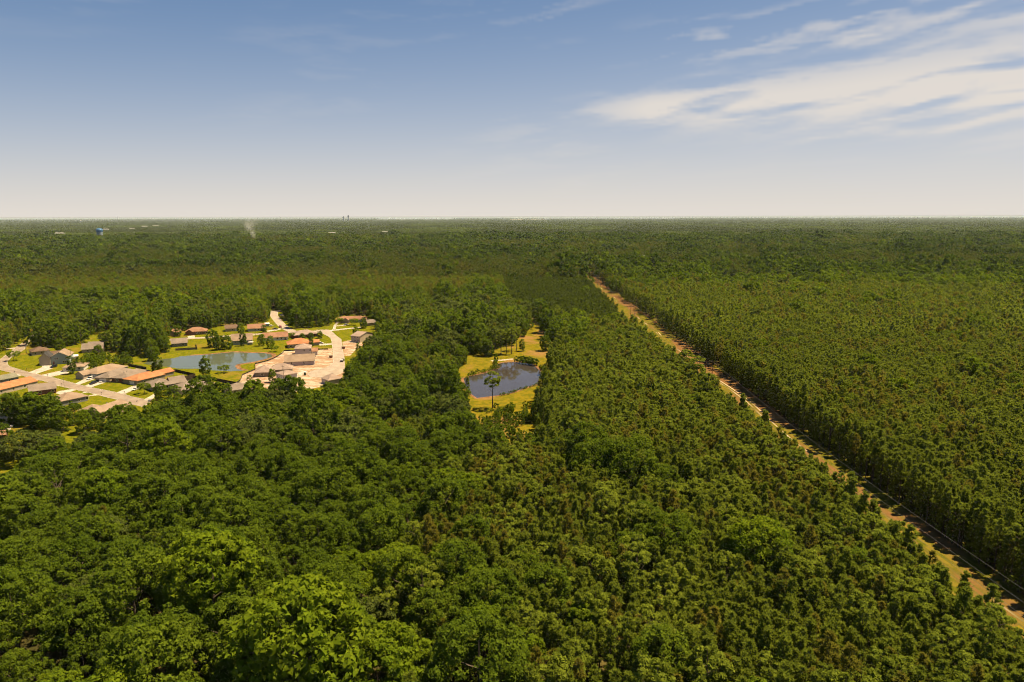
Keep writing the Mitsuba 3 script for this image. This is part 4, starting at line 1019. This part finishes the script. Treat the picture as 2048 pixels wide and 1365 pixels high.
def lathe(prof, n=40):
    a = np.linspace(0, 2 * math.pi, n, endpoint=False)
    v = np.array([[r_ * math.cos(t), r_ * math.sin(t), z] for r_, z in prof for t in a])
    i, j = np.meshgrid(np.arange(len(prof) - 1), np.arange(n), indexing='ij')
    q = np.stack([i * n + j, i * n + (j + 1) % n, (i + 1) * n + (j + 1) % n, (i + 1) * n + j], -1).reshape(-1, 4)
    return v, np.vstack([q[:, [0, 1, 2]], q[:, [0, 2, 3]]])


tx, ty = (-1928.7, 3233.4)
k = thing('water_tower', 'big blue water tower standing above the woods at the left', 'water tower')
part(k, 'pedestal', turned(lathe([(12.6, -0.5), (12.6, 36.0)]), tx, ty, 0), 'pedestal', smooth=40)
part(k, 'tank', turned(lathe([(12.3, 34.0), (14.2, 37.5), (14.6, 44.5), (13.4, 47.8), (9.0, 50.6), (4.0, 52.0), (0.05, 52.4)]), tx, ty, 0), 'tank_blue', smooth=40)
part(k, 'vent', turned(lathe([(0.8, 52.3), (0.8, 53.4), (0.02, 53.5)], 10), tx, ty, 0), 'steel')
tx, ty = (-8447.5, 13579.9)
k = thing('water_tower', 'tiny white water tower near the horizon at the left', 'water tower')
part(k, 'pedestal', turned(lathe([(5.0, -0.5), (4.5, 30.0)], 20), tx, ty, 0), 'far_white')
part(k, 'tank', turned(lathe([(4.0, 29.0), (15.0, 36.0), (15.0, 41.0), (9.0, 46.0), (0.05, 48.0)], 24), tx, ty, 0), 'far_white')


def shed_far(label, q, L, D, h):
    k = thing('distant_building', label, 'building')
    part(k, 'wall', turned(box(-L / 2, L / 2, -D / 2, D / 2, -0.3, h), q[0], q[1], 0.2), 'far_white')
    part(k, 'roof', turned(gable_mesh(L, D, h, D * 0.10, 0.8, 'x'), q[0] - L / 2 * math.cos(0.2) + D / 2 * math.sin(0.2), q[1] - L / 2 * math.sin(0.2) - D / 2 * math.cos(0.2), 0.2), 'far_roof')


for q, L, D, h, lab in (((-3507.7, 6618.5), 46, 40, 19, 'pale flat building far right of the blue water tower, in the middle of the row'), ((-2980.5, 5428.5), 34, 30, 18, 'pale building in the far row, nearer the blue water tower'),
                        ((-3815.8, 7424.4), 60, 40, 19, 'pale building at the right end of the far row'), ((-2931.8, 4996.4), 34, 24, 19, 'pale building just right of the blue water tank'),
                        ((-2459.8, 3761.3), 42, 30, 18, 'low pale building left of the blue water tower'), ((-845, 1849.4), 22, 14, 17, 'white roofed building in the woods below the smoke'),
                        ((-1206, 1706.6), 10, 9, 17, 'small white building in the woods at the far left'), ((-483.9, 1655.8), 14, 10, 16.5, 'small pale building in the woods left of the middle'),
                        ((-730.1, 3979.1), 30, 26, 18, 'pale distant building left of the middle of the horizon'), ((-977, 3753.9), 34, 26, 18, 'pale distant building below the far twin towers'),
                        ((285.7, 1501.5), 14, 10, 16.5, 'pale building in the woods beyond the far end of the clearing')):
    shed_far(lab, q, L, D, h)
for i, (u, h, w, lab) in enumerate(((-0.2425, 118, 44, 'left one of the two far towers on the horizon'), (-0.2355, 150, 36, 'right one of the two far towers on the horizon'))):
    k = thing('distant_tower', lab, 'tower')
    y = 20000.0
    part(k, 'shaft', turned(box(-w / 2, w / 2, -20, 20, 0, h), u * y, y, 0), 'far_grey')
    part(k, 'top', turned(box(-w / 4, w / 4, -10, 10, h + 0.01, h + 14), u * y, y, 0), 'far_grey')
for u, y, h, lab in ((-0.334, 9000.0, 118.0, 'thin radio mast on the horizon left of the middle'), (-0.568, 9500.0, 120.0, 'thin radio mast on the horizon at the left')):
    k = thing('radio_mast', lab, 'mast')
    part(k, 'mast', turned(tube([[0, 0, 0], [0, 0, h * 0.5], [0, 0, h]], [1.5, 1.2, 0.7], 4), u * y, y, 0), 'steel')

# smoke of a small fire in the woods
def smoke_grid():
    n = (24, 24, 44)
    z, y, x = np.meshgrid(*[(np.arange(k) + 0.5) / k for k in n[::-1]], indexing='ij')
    X, Y, Z = x - 0.5, y - 0.5, z
    cx = 0.16 - 0.20 * Z + 0.10 * Z * np.sin(Z * 9)
    rad = 0.035 + 0.26 * Z ** 1.1
    d = np.exp(-(((X - cx) ** 2 + Y ** 2) / rad ** 2)) * (0.035 / rad) ** 0.95
    nz = meshkit.fbm(np.stack([X * 7, Y * 7, Z * 9], -1), 4, 31)
    d = d * np.clip((nz - 0.34) * 4, 0, 1.6) * np.clip((1 - Z) * 3.0, 0, 1) ** 1.2 * np.clip(Z * 14, 0, 1)
    e = np.minimum.reduce([x, 1 - x, y, 1 - y])
    return (d * np.clip(e * 8, 0, 1)).astype(np.float32)[..., None]


sx, sy = (-1062.8, 2806.1)
scene['smoke_medium'] = {'type': 'heterogeneous', 'albedo': {'type': 'constvolume', 'value': {'type': 'rgb', 'value': [0.97, 0.97, 0.975]}}, 'scale': 0.075,
                         'sigma_t': {'type': 'gridvolume', 'grid': mi.VolumeGrid(smoke_grid()), 'filter_type': 'trilinear',
                                     'to_world': T().translate([sx - 45, sy - 45, 8 + zg(sx, sy)]).scale([90, 90, 96])}}
scene['smoke'] = {'type': 'cube', 'to_world': T().translate([sx, sy, 56 + zg(sx, sy)]).scale([45, 45, 48]), 'bsdf': {'type': 'null'},
                  'interior': {'type': 'ref', 'id': 'smoke_medium'}, 'exterior': {'type': 'ref', 'id': 'air'}}
labels['smoke'] = {'kind': 'stuff', 'label': 'thin white smoke plume rising from the far woods'}

RIVER = shapely.union_all([poly((-6100, 31000), (-2700, 31000), (-4000, 48000), (-9200, 48000)), poly((1400, 30000), (6600, 29000), (9600, 38000), (1800, 38000))])
BAR = poly((-60, 27000), (1420, 27000), (1500, 32000), (-80, 32000))
struct('river', RIVER, 1.0, 'water_far', 'pale strip of water on the horizon')
struct('sand_bar', BAR, 1.5, 'sand_far', 'pale sand flat on the horizon')

# ---------------------------------------------------------------- far forest: canopy seen at a grazing angle, beyond the single trees
def far_canopy():
    r = np.random.default_rng(5)
    rad = [3150.0]
    while rad[-1] < 60000:
        rad.append(rad[-1] + max(9.0, rad[-1] * 0.0032))
    rad = np.array(rad)
    ang = np.linspace(math.radians(48), math.radians(132), 900)
    R, A = np.meshgrid(rad, ang, indexing='ij')
    A = A + r.uniform(-0.4, 0.4, A.shape) * (ang[1] - ang[0])
    R = R + r.uniform(-0.4, 0.4, R.shape) * np.gradient(rad)[:, None]
    x, y = R * np.cos(A), R * np.sin(A)
    h = 9 + 7 * r.random(x.shape) * np.clip(9000 / R, 0.25, 1) + 5 * (hash_noise(x, y, 300, 8) - 0.5) + 2.5
    v = np.stack([x, y, h + zg(x, y)], -1).reshape(-1, 3)
    n = len(ang)
    i, j = np.meshgrid(np.arange(len(rad) - 1), np.arange(n - 1), indexing='ij')
    q = np.stack([i * n + j, i * n + j + 1, (i + 1) * n + j + 1, (i + 1) * n + j], -1).reshape(-1, 4)
    c = v[q].mean(1)
    wet = shapely.contains_xy(shapely.union_all([RIVER, BAR]), c[:, 0], c[:, 1])
    return v, q[~wet][:, ::-1]


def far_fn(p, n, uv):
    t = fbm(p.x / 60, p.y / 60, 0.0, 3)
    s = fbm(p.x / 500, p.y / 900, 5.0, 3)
    return mix((0.014, 0.020, 0.006), mix((0.026, 0.033, 0.009), (0.040, 0.056, 0.010), smoothstep(0.4, 0.62, s)), smoothstep(0.3, 0.7, t))  # leaf green darkened by the shade between crowns, painted into the colour


scene['mat_far_shaded'] = {'type': 'twosided', 'bsdf': {'type': 'diffuse', 'reflectance': proc(far_fn)}}
fc = far_canopy()
print('far', len(fc[1]) * 2)
scene['far_forest'] = ply(fc, 'mat_far_shaded')
labels['far_forest'] = {'kind': 'stuff', 'label': 'distant woods fading into haze below the horizon'}

# ---------------------------------------------------------------- the air
scene['haze'] = {'type': 'cube', 'to_world': T().translate([0, 0, 52]).scale([63000, 63000, 53.5]), 'bsdf': {'type': 'null'},
                 'interior': {'type': 'ref', 'id': 'air'}}
labels['haze'] = {'kind': 'stuff', 'label': 'thin summer haze over the woods'}
